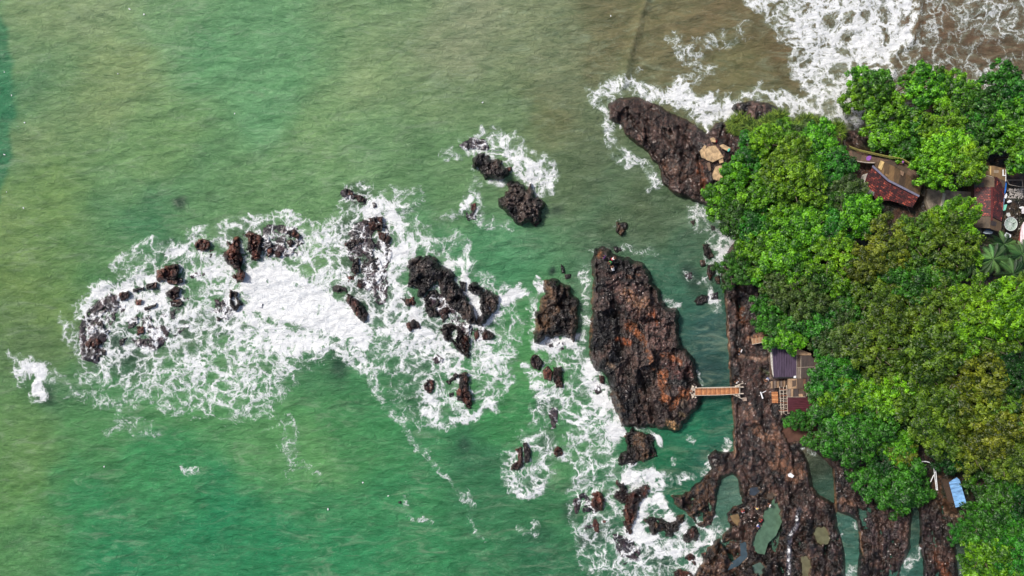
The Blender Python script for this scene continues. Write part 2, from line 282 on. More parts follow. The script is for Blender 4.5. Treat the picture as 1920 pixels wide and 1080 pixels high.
# ---------------------------------------------------------------- the sea: foam survey and water colours (map units)
# ('s', points, radius, density) soft stroke; ('p', polygon, feather, density) patch; ('h', polygon, feather, density) patch with a sharp edge
FOAM = [
 ('p', [(140,600),(165,565),(232,500),(268,462),(320,452),(420,418),(530,404),(590,420),(640,396),(680,385),(745,372),(800,430),(880,500),(950,535),(975,560),(965,640),(958,720),(912,785),(840,797),(785,760),(740,705),(700,660),(640,655),(560,690),(540,740),(500,775),(420,785),(330,775),(235,745),(150,705),(132,650)], 26, .44),
 ('h', [(470,505),(520,492),(560,512),(600,545),(640,570),(680,600),(692,630),(690,655),(670,652),(650,628),(600,618),(560,605),(500,598),(460,570),(452,530)], 12, .98),
 ('s', [(440,560),(480,620),(560,640)], 40, .55), ('s', [(500,520),(560,560),(640,600)], 40, .7), ('s',[(340,590),(420,600),(480,590)], 34, .45),
 ('s', [(230,545),(290,525),(330,545),(290,570),(240,575)], 20, .85), ('s', [(340,470),(390,470)], 20, .4), ('s', [(380,520),(440,500)], 18, .75),
 ('s', [(150,590),(175,560),(205,535)], 12, .7), ('s', [(165,680),(200,690),(240,660)], 18, .35), ('s', [(190,620),(250,600),(300,610)], 26, .35),
 ('s', [(300,650),(380,680),(470,700),(530,680)], 55, .16), ('s', [(330,690),(430,730),(480,770)], 45, .05), ('s',[(560,650),(620,640),(700,690)], 22,.5),
 ('s', [(700,400),(745,410),(760,450),(740,480)], 26, .75), ('s', [(690,600),(740,620),(800,640),(850,680)], 34, .6), ('s', [(720,480),(740,560),(760,610)], 28, .65),
 ('s', [(640,430),(620,480),(660,560)], 26, .35), ('s', [(835,500),(870,505),(880,540)], 13, .8), ('s', [(870,590),(900,600),(940,570),(975,550)], 15, .95), ('s', [(885,555),(897,590)], 10, 1.0),
 ('s', [(815,590),(822,565),(832,555)], 7, 1.0), ('s', [(775,560),(780,590)], 8, 1.0), ('s', [(900,640),(930,660),(915,690)], 18, .55), ('s', [(800,765),(830,790),(880,785),(920,760)], 13, .6),
 ('s', [(800,740),(815,760)], 12, .7), ('s', [(940,720),(965,660),(975,600)], 16, .3),
 ('s', [(215,500),(240,470),(290,452),(340,470),(370,440),(450,415),(540,403)], 9, .45), ('s', [(130,640),(115,600),(150,570),(190,530)], 10, .35),
 ('p', [(640,345),(690,335),(715,360),(740,345),(790,345),(800,370),(770,400),(700,395),(650,400),(630,380)], 14, .33), ('s', [(685,360),(710,385)], 9, .5), ('s', [(645,355),(690,345)], 6, .4),
 ('s', [(800,460),(860,450),(880,490)], 18, .25), ('s', [(560,420),(600,460),(590,500)], 24, .3),
 ('s', [(40,690),(62,682),(78,705),(70,740)], 17, .85), ('h', [(48,684),(72,682),(81,705),(76,730),(58,746),(60,722),(66,700)], 5, .95), ('s', [(15,665),(30,700),(40,720)], 8, .35),
 ('s', [(90,700),(150,740),(240,770)], 20, .22), ('s', [(230,790),(300,800),(200,810)], 14, .17), ('s', [(540,790),(555,860),(600,890)], 14, .22), ('s', [(520,800),(545,880)], 30, .10), ('s', [(345,878),(362,882)], 9, .5),
 ('s', [(690,700),(720,760),(780,830),(830,880),(870,920),(885,960)], 9, .22), ('s', [(760,930),(765,960),(810,980)], 7, .28), ('s', [(870,920),(895,1000),(905,1015)], 6, .22), ('s', [(980,990),(1000,1010),(1005,980)], 8, .35), ('s', [(640,640),(720,720),(800,800)], 34, .12),
 # middle gully and the outer stack
 ('s', [(1000,560),(1002,640)], 10, .5), ('s', [(1012,640),(1040,650),(1070,648)], 17, .85), ('s', [(1005,520),(1012,545)], 8, .8), ('s', [(995,690),(1010,740),(1000,790)], 14, .45),
 ('s', [(1100,500),(1095,560),(1098,620),(1085,660)], 11, .42), ('s', [(1105,690),(1125,730),(1140,770),(1150,810)], 20, .8), ('h', [(1096,700),(1108,690),(1128,715),(1140,750),(1150,775),(1158,800),(1150,830),(1128,800),(1112,760)], 9, .6),
 ('p', [(1010,640),(1080,650),(1100,690),(1120,760),(1160,820),(1170,870),(1220,880),(1240,920),(1260,950),(1280,980),(1340,1010),(1320,1080),(1100,1080),(1075,990),(1060,920),(1080,860),(1060,790),(1010,790),(1000,700)], 24, .42),
 ('s', [(1050,740),(1090,780),(1080,850),(1090,910)], 24, .35), ('s', [(1065,820),(1070,800)], 16, .5),
 ('p', [(950,830),(975,805),(1030,805),(1060,850),(1030,900),(1010,935),(970,930),(945,895)], 12, .48), ('s', [(965,915),(985,930),(1015,915)], 12, .7), ('s',[(1050,835),(1058,862)],9,.4),
 ('s', [(1180,790),(1220,805)], 8, .5), ('s', [(1225,815),(1235,835)], 8, .95), ('s', [(1160,800),(1175,815)], 8, .95), ('s', [(1180,893),(1215,895),(1235,905),(1200,905)], 18, .9), ('s', [(1186,858),(1187,864)], 8, 1.6), ('s', [(1185,938),(1192,940)], 11, 1.6),
 ('s', [(1160,945),(1170,955)], 10, .7), ('s', [(1205,945),(1235,935),(1255,955)], 12, .9), ('s', [(1195,965),(1185,1000),(1215,1010)], 13, 1.05), ('h', [(1190,970),(1212,962),(1218,985),(1200,1012),(1180,1005)], 8, .6), ('s', [(1250,965),(1265,975),(1262,985)], 9, 1.3), ('s', [(1275,985),(1285,995)], 8, 1.0),
 ('s', [(1290,960),(1310,985),(1330,1000)], 9, .5), ('s', [(1300,1060),(1290,1085)], 12, .6), ('s', [(1230,1030),(1290,1040),(1330,1005),(1345,980)], 14, .75), ('s', [(1310,1050),(1320,1065)], 12, .85), ('s', [(1100,960),(1110,985),(1100,1000)], 14, .45), ('s',[(1150,1040),(1220,1070)],26,.25),
 ('s', [(1085,930),(1095,960)], 10, .45), ('s', [(1245,905),(1265,900),(1300,895)], 10, .35),
 # inlet by the bridge
 ('s', [(1362,830),(1365,845)], 12, .55), ('s', [(1297,818),(1303,828)], 9, .3), ('s', [(1255,855),(1262,870)], 6, .2), ('s', [(1330,860),(1320,885)], 8, .4), ('s', [(1310,690),(1315,720)], 5, .3), ('s', [(1250,560),(1262,575)], 12, .45), ('s', [(1240,765),(1222,790)], 5, .3),
 ('s', [(1335,555),(1345,575)], 12, .75), ('s', [(1360,440),(1375,460),(1352,470)], 14, .75), ('s', [(1330,510),(1325,535),(1345,560)], 13, .4), ('s', [(1310,400),(1340,440),(1350,500)], 26, .36), ('s',[(1290,510),(1305,530)],9,.35),
 ('s', [(1140,540),(1110,470),(1160,460),(1230,480)], 9, .16),
 # small northern skerries
 ('p', [(865,265),(900,245),(940,250),(990,270),(1030,300),(1046,340),(1035,370),(1010,375),(985,350),(960,330),(900,300),(870,285)], 12, .5), ('h', [(960,290),(995,280),(1028,305),(1046,340),(1036,368),(1015,372),(995,350),(965,330)], 6, .45), ('s', [(1000,335),(985,300),(950,285)], 12, .45), ('s', [(920,343),(945,345)], 8, .6),
 ('s', [(900,320),(890,360),(905,410),(950,425)], 16, .28), ('s', [(868,380),(885,375),(872,395)], 8, .8), ('s', [(830,290),(845,280),(860,290)], 10, .25), ('s', [(905,245),(930,240),(970,265)], 12, .3), ('s', [(870,400),(820,420),(800,440)], 14, .2),
 ('s', [(1165,410),(1150,430)], 4, .2),
 # promontory
 ('p', [(1110,170),(1150,145),(1200,150),(1250,165),(1285,150),(1330,175),(1380,180),(1420,160),(1480,175),(1540,205),(1600,240),(1560,240),(1480,225),(1440,195),(1390,190),(1400,205),(1385,225),(1330,240),(1300,225),(1240,200),(1180,180),(1140,195),(1150,230),(1120,210)], 13, .60),
 ('s', [(1280,150),(1275,175),(1310,200),(1325,230)], 15, .6), ('s', [(1330,195),(1360,205),(1390,215)], 16, .75), ('s', [(1440,165),(1490,185),(1530,210)], 12, .5), ('s', [(1145,180),(1145,215),(1160,235)], 6, .6), ('s', [(1323,238),(1324,250)], 4, .9),
 ('s', [(1140,240),(1145,280),(1180,300),(1215,320),(1235,340)], 13, .52), ('s', [(1100,160),(1115,190)], 10, .25), ('s', [(1200,130),(1180,165)], 10, .3), ('s', [(1230,330),(1215,350)], 10, .3),
 ('s', [(1260,70),(1290,90),(1400,60)], 20, .24), ('s', [(1280,100),(1330,130),(1280,150)], 16, .26),
 # surf of the northern beach
 ('p', [(1350,-60),(1400,10),(1450,45),(1475,90),(1490,150),(1520,190),(1600,250),(1680,260),(1670,150),(1672,106),(1712,80),(1722,20),(1730,-60)], 16, .66),
 ('s', [(1560,10),(1620,40),(1600,100),(1540,90)], 40, .25), ('h', [(1655,120),(1672,104),(1696,94),(1715,80),(1707,62),(1716,30),(1724,-10),(1740,-60),(1700,-60),(1690,30),(1680,80)], 6, .45), ('s', [(1660,115),(1668,150)], 8, .4),
 ('p', [(1715,-60),(1722,20),(1712,78),(1674,106),(1672,150),(1700,220),(1820,240),(2100,160),(2100,-60)], 7, .30),
 ('s', [(1800,0),(1860,10),(1930,40)], 24, .14), ('s', [(1850,130),(1800,170)], 22, .2), ('s', [(1770,60),(1840,90),(1920,110)], 26, -.10), ('s', [(1740,205),(1755,195)], 14, -.4),
 # gullies of the southern platform
 ('s', [(1478,828),(1495,824),(1518,818)], 2.5, 1.1), ('s', [(1500,838),(1525,850)], 8, .3), ('s', [(1600,978),(1607,990)], 6, .5), ('s', [(1575,1010),(1585,1040)], 5, .4), ('s', [(1595,1065),(1600,1080)], 12, .4),
 ('s', [(1722,1030),(1700,1050),(1690,1075)], 11, .4), ('s', [(1815,1040),(1810,1075)], 9, .4), ('s', [(1377,900),(1370,890)], 6, .3), ('s', [(1340,985),(1350,1000),(1335,1020)], 10, .6), ('s', [(1362,990),(1365,1000)], 5, .6),
]
def foam_density(X, Y):
    wx = X+(fbm(X*.035, Y*.035, 3, 5)-.5)*26; wy = Y+(fbm(X*.035, Y*.035, 3, 9)-.5)*26
    wx = wx+(fbm(X*.13, Y*.13, 2, 25)-.5)*8; wy = wy+(fbm(X*.13, Y*.13, 2, 29)-.5)*8
    D = np.zeros(X.shape)
    for ty, pts, r, dn in FOAM:
        if ty == 's' and 0 < dn < .35: dn += .07
        xs = [p[0] for p in pts]; ys = [p[1] for p in pts]; m_ = r*1.6+22
        b = (X > min(xs)-m_) & (X < max(xs)+m_) & (Y > min(ys)-m_) & (Y < max(ys)+m_)
        if not b.any(): continue
        if ty == 'h': xx, yy = (wx[b]+3*X[b])/4, (wy[b]+3*Y[b])/4
        else: xx, yy = wx[b], wy[b]
        if ty == 's': v = 1-ss(.25, 1.45, segd(xx, yy, pts)/r)
        else: v = ss(-r, r, psd(xx, yy, pts))
        v = v*dn; o = D[b]; D[b] = np.maximum(o, v)+.4*np.minimum(o, v) if dn > 0 else np.maximum(o+v, 0)
    return np.clip(D, 0, 1.7)
WC = [(60,40,140,158,112),(10,200,52,124,86),(-60,300,52,124,86),(6,60,110,150,105),(45,250,138,158,108),(300,60,122,158,112),(150,20,142,160,118),(500,30,110,156,110),(480,180,110,160,112),(700,150,142,162,116),(900,50,146,152,120),(1050,120,132,138,106),
 (1180,60,112,104,74),(1200,20,120,118,88),(1300,120,118,106,78),(1250,50,130,120,86),(1340,60,122,106,78),(1400,130,122,118,82),(1460,110,108,88,62),(1500,20,110,92,68),(1800,100,106,84,66),(1740,40,108,84,64),(1900,30,106,88,68),(1740,200,138,116,94),(1560,230,140,135,112),
 (30,450,124,150,92),(100,380,122,152,92),(60,560,116,142,80),(130,520,110,142,82),(300,280,122,156,102),(200,150,140,158,108),(400,100,104,156,108),(600,250,128,160,108),(500,350,112,150,100),(400,400,104,145,96),(350,370,88,132,92),(320,410,72,130,90),(700,300,124,160,112),(620,380,112,150,100),
 (850,220,126,150,106),(850,330,104,142,96),(780,350,100,135,90),(960,200,112,140,98),(1020,220,122,116,82),(1070,200,112,120,90),(1000,100,138,148,112),(1080,340,96,112,80),(1120,300,102,112,84),(1150,350,78,114,86),(1190,360,96,104,74),(1220,420,88,104,78),(960,440,92,148,106),(1060,440,96,138,98),(1120,400,92,122,90),(880,440,86,142,98),(920,500,78,142,98),
 (1200,470,88,112,86),(1250,500,66,116,92),(1320,470,84,104,82),(200,520,78,132,84),(100,620,110,140,84),(200,700,74,135,84),(350,740,88,145,88),(60,650,100,125,82),(90,750,62,105,76),(40,800,104,144,86),(60,850,112,148,88),(50,920,104,148,84),(180,830,84,142,86),(160,960,52,136,86),(300,880,62,142,88),(400,980,38,130,86),(250,1060,44,134,88),
 (480,870,96,152,94),(560,840,100,154,94),(640,790,78,144,88),(700,760,66,136,84),(620,680,64,116,78),(780,830,66,134,86),(700,900,58,136,86),(600,960,68,140,90),(500,1040,42,132,86),(640,1060,52,136,88),(800,960,66,138,88),(900,850,58,112,80),(850,1040,58,134,86),(960,900,58,118,80),(940,780,66,138,82),(980,700,90,152,90),(985,620,84,148,92),(1040,980,62,124,80),(1010,1050,52,112,78),(1140,1040,60,112,82),(1100,860,86,140,90),
 (600,470,120,160,104),(560,560,90,130,92),(760,600,90,130,100),(880,460,80,140,96),(1120,560,88,124,96),(1300,560,52,100,86),(1330,520,64,104,78),(1330,620,56,92,88),(1330,700,54,90,86),(1280,520,60,110,90),(1340,780,38,104,82),(1300,800,44,124,90),(1250,870,36,116,78),(1270,900,34,100,74),(1330,870,44,100,82),
 (1370,920,88,120,106),(1350,970,72,112,96),(1510,835,100,90,76),(1530,870,62,74,60),(1550,920,58,88,76),(1590,1000,68,108,98),(1600,1060,72,118,104),(1717,980,56,88,78),(1700,1060,60,104,94),(1810,1050,60,78,72)]
SHOAL = [(350,375,14,.75),(640,688,20,.6),(640,660,12,.6),(872,835,16,.5),(88,745,20,.6),(405,365,10,.3),(670,372,30,.7),(1048,388,11,.55),(1010,900,18,.5),(1010,1000,22,.25),(330,470,30,.35),(1028,515,9,.8),(1150,468,18,.5),(1020,760,28,.55),(1030,830,20,.6),(195,640,60,.7),(330,610,60,.7),(250,670,45,.6),(270,560,60,.6),(470,460,50,.5),(420,600,30,.6),(530,460,35,.6),(590,560,10,.5),(690,470,60,.75),(700,540,60,.75),(880,610,50,.5),(800,600,60,.5),(780,720,60,.35),(650,430,30,.6),(1300,520,20,.5),(1290,500,16,.5),(1140,730,20,.6),(1070,960,20,.55),(1120,990,30,.6),(1210,1030,30,.6),(840,660,20,.6),(560,600,8,.4),(1195,200,20,.3),(1330,700,45,.25),(1470,1000,5,.5),(1265,880,30,.25),(1330,540,30,.3),(1000,330,10,.3),(890,385,14,.5),(575,470,14,.5),(1100,1010,16,.6),(1240,1060,24,.5)]
def water_colour(X, Y):
    wx = X+(fbm(X*.008, Y*.008, 4, 41)-.5)*150; wy = Y+(fbm(X*.008, Y*.008, 4, 47)-.5)*150
    wx += (fbm(X*.05, Y*.05, 3, 51)-.5)*26; wy += (fbm(X*.05, Y*.05, 3, 57)-.5)*26
    num = np.zeros(X.shape+(3,)); den = np.zeros(X.shape)
    for x, y, r, g, b in WC:
        inner = x > 1300 and y > 480 or (x > 1240 and y > 780)
        ux, uy = (X, Y) if inner else (wx, wy)
        q = 1/((ux-x)**2+(uy-y)**2+(300 if inner else 2200))**1.7
        num += q[..., None]*lin((r, g, b)); den += q
    c = num/den[..., None]
    # sharp plume edges: clear water at the far left, silt front off the promontory
    ex = 20+(fbm(X*0, Y*.012, 5, 61, .65)-.5)*46-ss(260, 520, Y)*34-ss(60, 0, Y)*28
    t = .75*ss(7, -7, X-ex)[..., None]*ss(470, 380, Y)[..., None]; c = c*(1-t)+lin((54, 126, 88))*t
    for x, y, r, a in SHOAL:
        d = np.hypot((wx*.25+X*.75)-x, (wy*.25+Y*.75)-y); t = (a*ss(1.5, .25, d/r))[..., None]
        c = c*(1-t)+lin((36, 44, 50))*t
    return c
WGAIN = np.array([.71, .80, .77])
def axis(lo, hi, st, far):
    a = list(np.arange(lo, hi+1e-6, st)); g = st; b = hi
    while b < far: g *= 1.35; b += g; a.append(b)
    g = st; b = lo
    while b > -far: g *= 1.35; b -= g; a.insert(0, b)
    return np.array(a)
def waves(x, y):
    a, b = x*math.cos(.25)+y*math.sin(.25), -x*math.sin(.25)+y*math.cos(.25)
    z = (ridged(a*.10, b*.28, 3, 3)-.5)*.62+(ridged(a*.05+b*.03, b*.12, 2, 6)-.5)*.5+(fbm(a*.5+fbm(x*.2, y*.2, 2, 8)*3, b*1.3, 3, 11)-.5)*.26
    return z
xs = axis(-1000, 1000, 2.4, 32000)+960; ys = axis(-570, 570, 2.4, 32000)+540
X, Y = np.meshgrid(xs, ys); D = foam_density(X, Y)
x = (X-960)*.1; y = (540-Y)*.1
near = ss(3000, 1500, np.hypot(X-960, Y-540))
Z = waves(x, y)*near*(1-.6*ss(1300, 1400, X)*ss(480, 560, Y))+.10*np.clip(D, 0, 1)+(fbm(x*1.2, y*1.2, 3, 77)-.5)*.35*np.clip(D, 0, 1)
sw = segd(X, Y, [(1212,-200),(1210,0),(1192,60),(1178,110),(1165,165)]); Z += .55*np.exp(-(sw/9)**2)
sw = segd(X, Y, [(1722,-200),(1722,20),(1710,78),(1672,106),(1668,160)]); Z += .45*np.exp(-(sw/7)**2)
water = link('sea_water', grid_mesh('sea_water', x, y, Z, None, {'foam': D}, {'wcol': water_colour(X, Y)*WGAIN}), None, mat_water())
tag(water, kind='structure')

# ---------------------------------------------------------------- rock builder
M_ROCK = mat_rock('wet_basalt')
PAL = {'red': ((58,34,30),(98,56,44),(36,26,26)), 'dark': ((50,44,45),(78,65,60),(34,30,32)), 'washed': ((50,42,52),(66,50,56),(38,33,42)),
       'brown': ((66,52,44),(100,76,58),(40,33,32)), 'isle': ((62,51,49),(88,71,66),(30,27,29))}
def rock_colour(X, Y, style, seed):
    a, b, c = [lin(v) for v in PAL[style]]
    t = ss(.40, .58, fbm(X*.06, Y*.04, 4, seed))[..., None]; u = ss(.46, .58, fbm(X*.05, Y*.03, 5, seed+9))[..., None]
    v = (facet(X, Y*.7, .035, seed+41)*.5+facet(X, Y*.8, .10, seed+43)*.3+1)[..., None]      # each block weathers to its own tone
    return ((a*(1-t)+b*t)*(1-u)+c*u)*np.clip(v, .5, 1.6)*.78
def facet(X, Y, sc, s):
    """angular tilted blocks: each cell is a plane of its own slope"""
    wx = X*sc+(fbm(X*sc*1.7, Y*sc*1.7, 2, s+50)-.5)*.7; wy = Y*sc+(fbm(X*sc*1.7, Y*sc*1.7, 2, s+60)-.5)*.7
    ix = np.floor(wx); iy = np.floor(wy); f1 = np.full(X.shape, 9.); out = np.zeros(X.shape)
    for dx in (-1, 0, 1):
        for dy in (-1, 0, 1):
            cx = ix+dx; cy = iy+dy; px = cx+_h(cx, cy, s)*.9; py = cy+_h(cx, cy, s+7)*.9
            d = np.hypot(px-wx, py-wy)*(.8+.4*_h(cx, cy, s+3)); m = d < f1
            v = (_h(cx, cy, s+13)-.5)*.9+((_h(cx, cy, s+17)-.5)*(wx-px)+(_h(cx, cy, s+19)-.5)*(wy-py))*1.9
            out = np.where(m, v, out); f1 = np.where(m, d, f1)
    return out
def rock_shape(X, Y, poly, h, seed, cobble=1.0, edge=6, rough=1.0, wob=5.0):
    wx = X+(fbm(X*.09, Y*.09, 4, seed)-.5)*wob*2; wy = Y+(fbm(X*.09, Y*.09, 4, seed+3)-.5)*wob*2
    sd = psd(wx, wy, poly)
    f1, f2, cid = voro((X+(fbm(X*.15, Y*.15, 2, seed+5)-.5)*7)*.075, Y*.075, seed+11)
    cr = ss(0, .16, f2-f1)
    g1, g2, gid = voro((X+(fbm(X*.2, Y*.2, 2, seed+6)-.5)*4)*.19, Y*.19, seed+21)
    sd = sd+1.6+(cid-.5)*3.0*cobble-(1-cr)*1.4*cobble
    z = -1.0+(h+1.0)*ss(-edge*.7, edge, sd)**.9
    dome = .35*h*ss(0, 40, sd)
    fa = facet(X, Y*.7, .035, seed+41)*1.9*ss(2, 14, sd)+facet(X, Y*.8, .10, seed+43)*.5
    det = fa+(cid-.5)*.35*cobble*cobble+(cr-1)*.6*cobble+(gid-.5)*.08+(ss(0, .2, g2-g1)-1)*.10+(fbm(X*.12, Y*.12, 4, seed+30)-.5)*.5*rough+(ridged(X*.10, Y*.035, 2, seed+33)-.6)*.5
    k = ss(-2, 8, sd)*min(1, .35+h*.45)
    return z+dome+det*k, sd
M = []
def make_rock(o, s, pts, h, style, label=None, seed=None, cobble=1.0, step=None, paint=None, edge=None, wob=None, name=None, ridge=None):
    if style == 'washed': h = max(h*1.1, .42)
    poly = [(o[0]+x/s, o[1]+y/s) for x, y in pts]; seed = seed or (len(M)*7+3)
    px = [p[0] for p in poly]; py = [p[1] for p in poly]; size = min(max(px)-min(px), max(py)-min(py))
    edge = edge or max(2.2, min(6, size*.18)); wob = wob if wob is not None else min(5, size*.13)
    step = step or (1.1 if size < 60 else 1.5)
    X, Y = np.meshgrid(np.arange(min(px)-10, max(px)+10, step), np.arange(min(py)-10, max(py)+10, step))
    Z, sd = rock_shape(X, Y, poly, h, seed, cobble, edge, 1.0, wob)
    if style == 'washed': Z = h*.55+(Z-h*.55)*.45-.35*ss(4, -2, sd)
    if ridge: Z = ridge(X, Y, Z, sd)
    col = rock_colour(X, Y, style, seed)
    if paint: col = paint(X, Y, col)
    D = foam_density(X, Y)
    if style == 'washed': fo = np.clip(D*.62+.14, 0, .58)
    else: fo = D*ss(.75, .05, Z)*.9
    cx, cy = float(np.mean(px)), float(np.mean(py)); k = (H-Z)/H
    Vx = (X-960)*.1*k; Vy = (540-Y)*.1*k; c0 = W(cx, cy, 0)
    me = grid_mesh('rock', Vx-c0.x, Vy-c0.y, Z, Z > -.7, {'foam': fo}, {'rcol': col})
    ob = link(name or ('surf_rock' if size < 110 else 'rock_island'), me, None, M_ROCK, c0)
    tag(ob, label, 'rock', 'surf rocks off the headland' if size < 110 else None)
    M.append((ob, cx, cy, size, style, label)); return ob
z1 = (80,380); z2 = (420,380); z3 = (700,420); z4 = (600,220); z5 = (960,400); z7 = (1040,820); z8 = (940,760)
k1 = 3.375; k3 = 2.8425; k5 = 2.348; k7 = 4.155
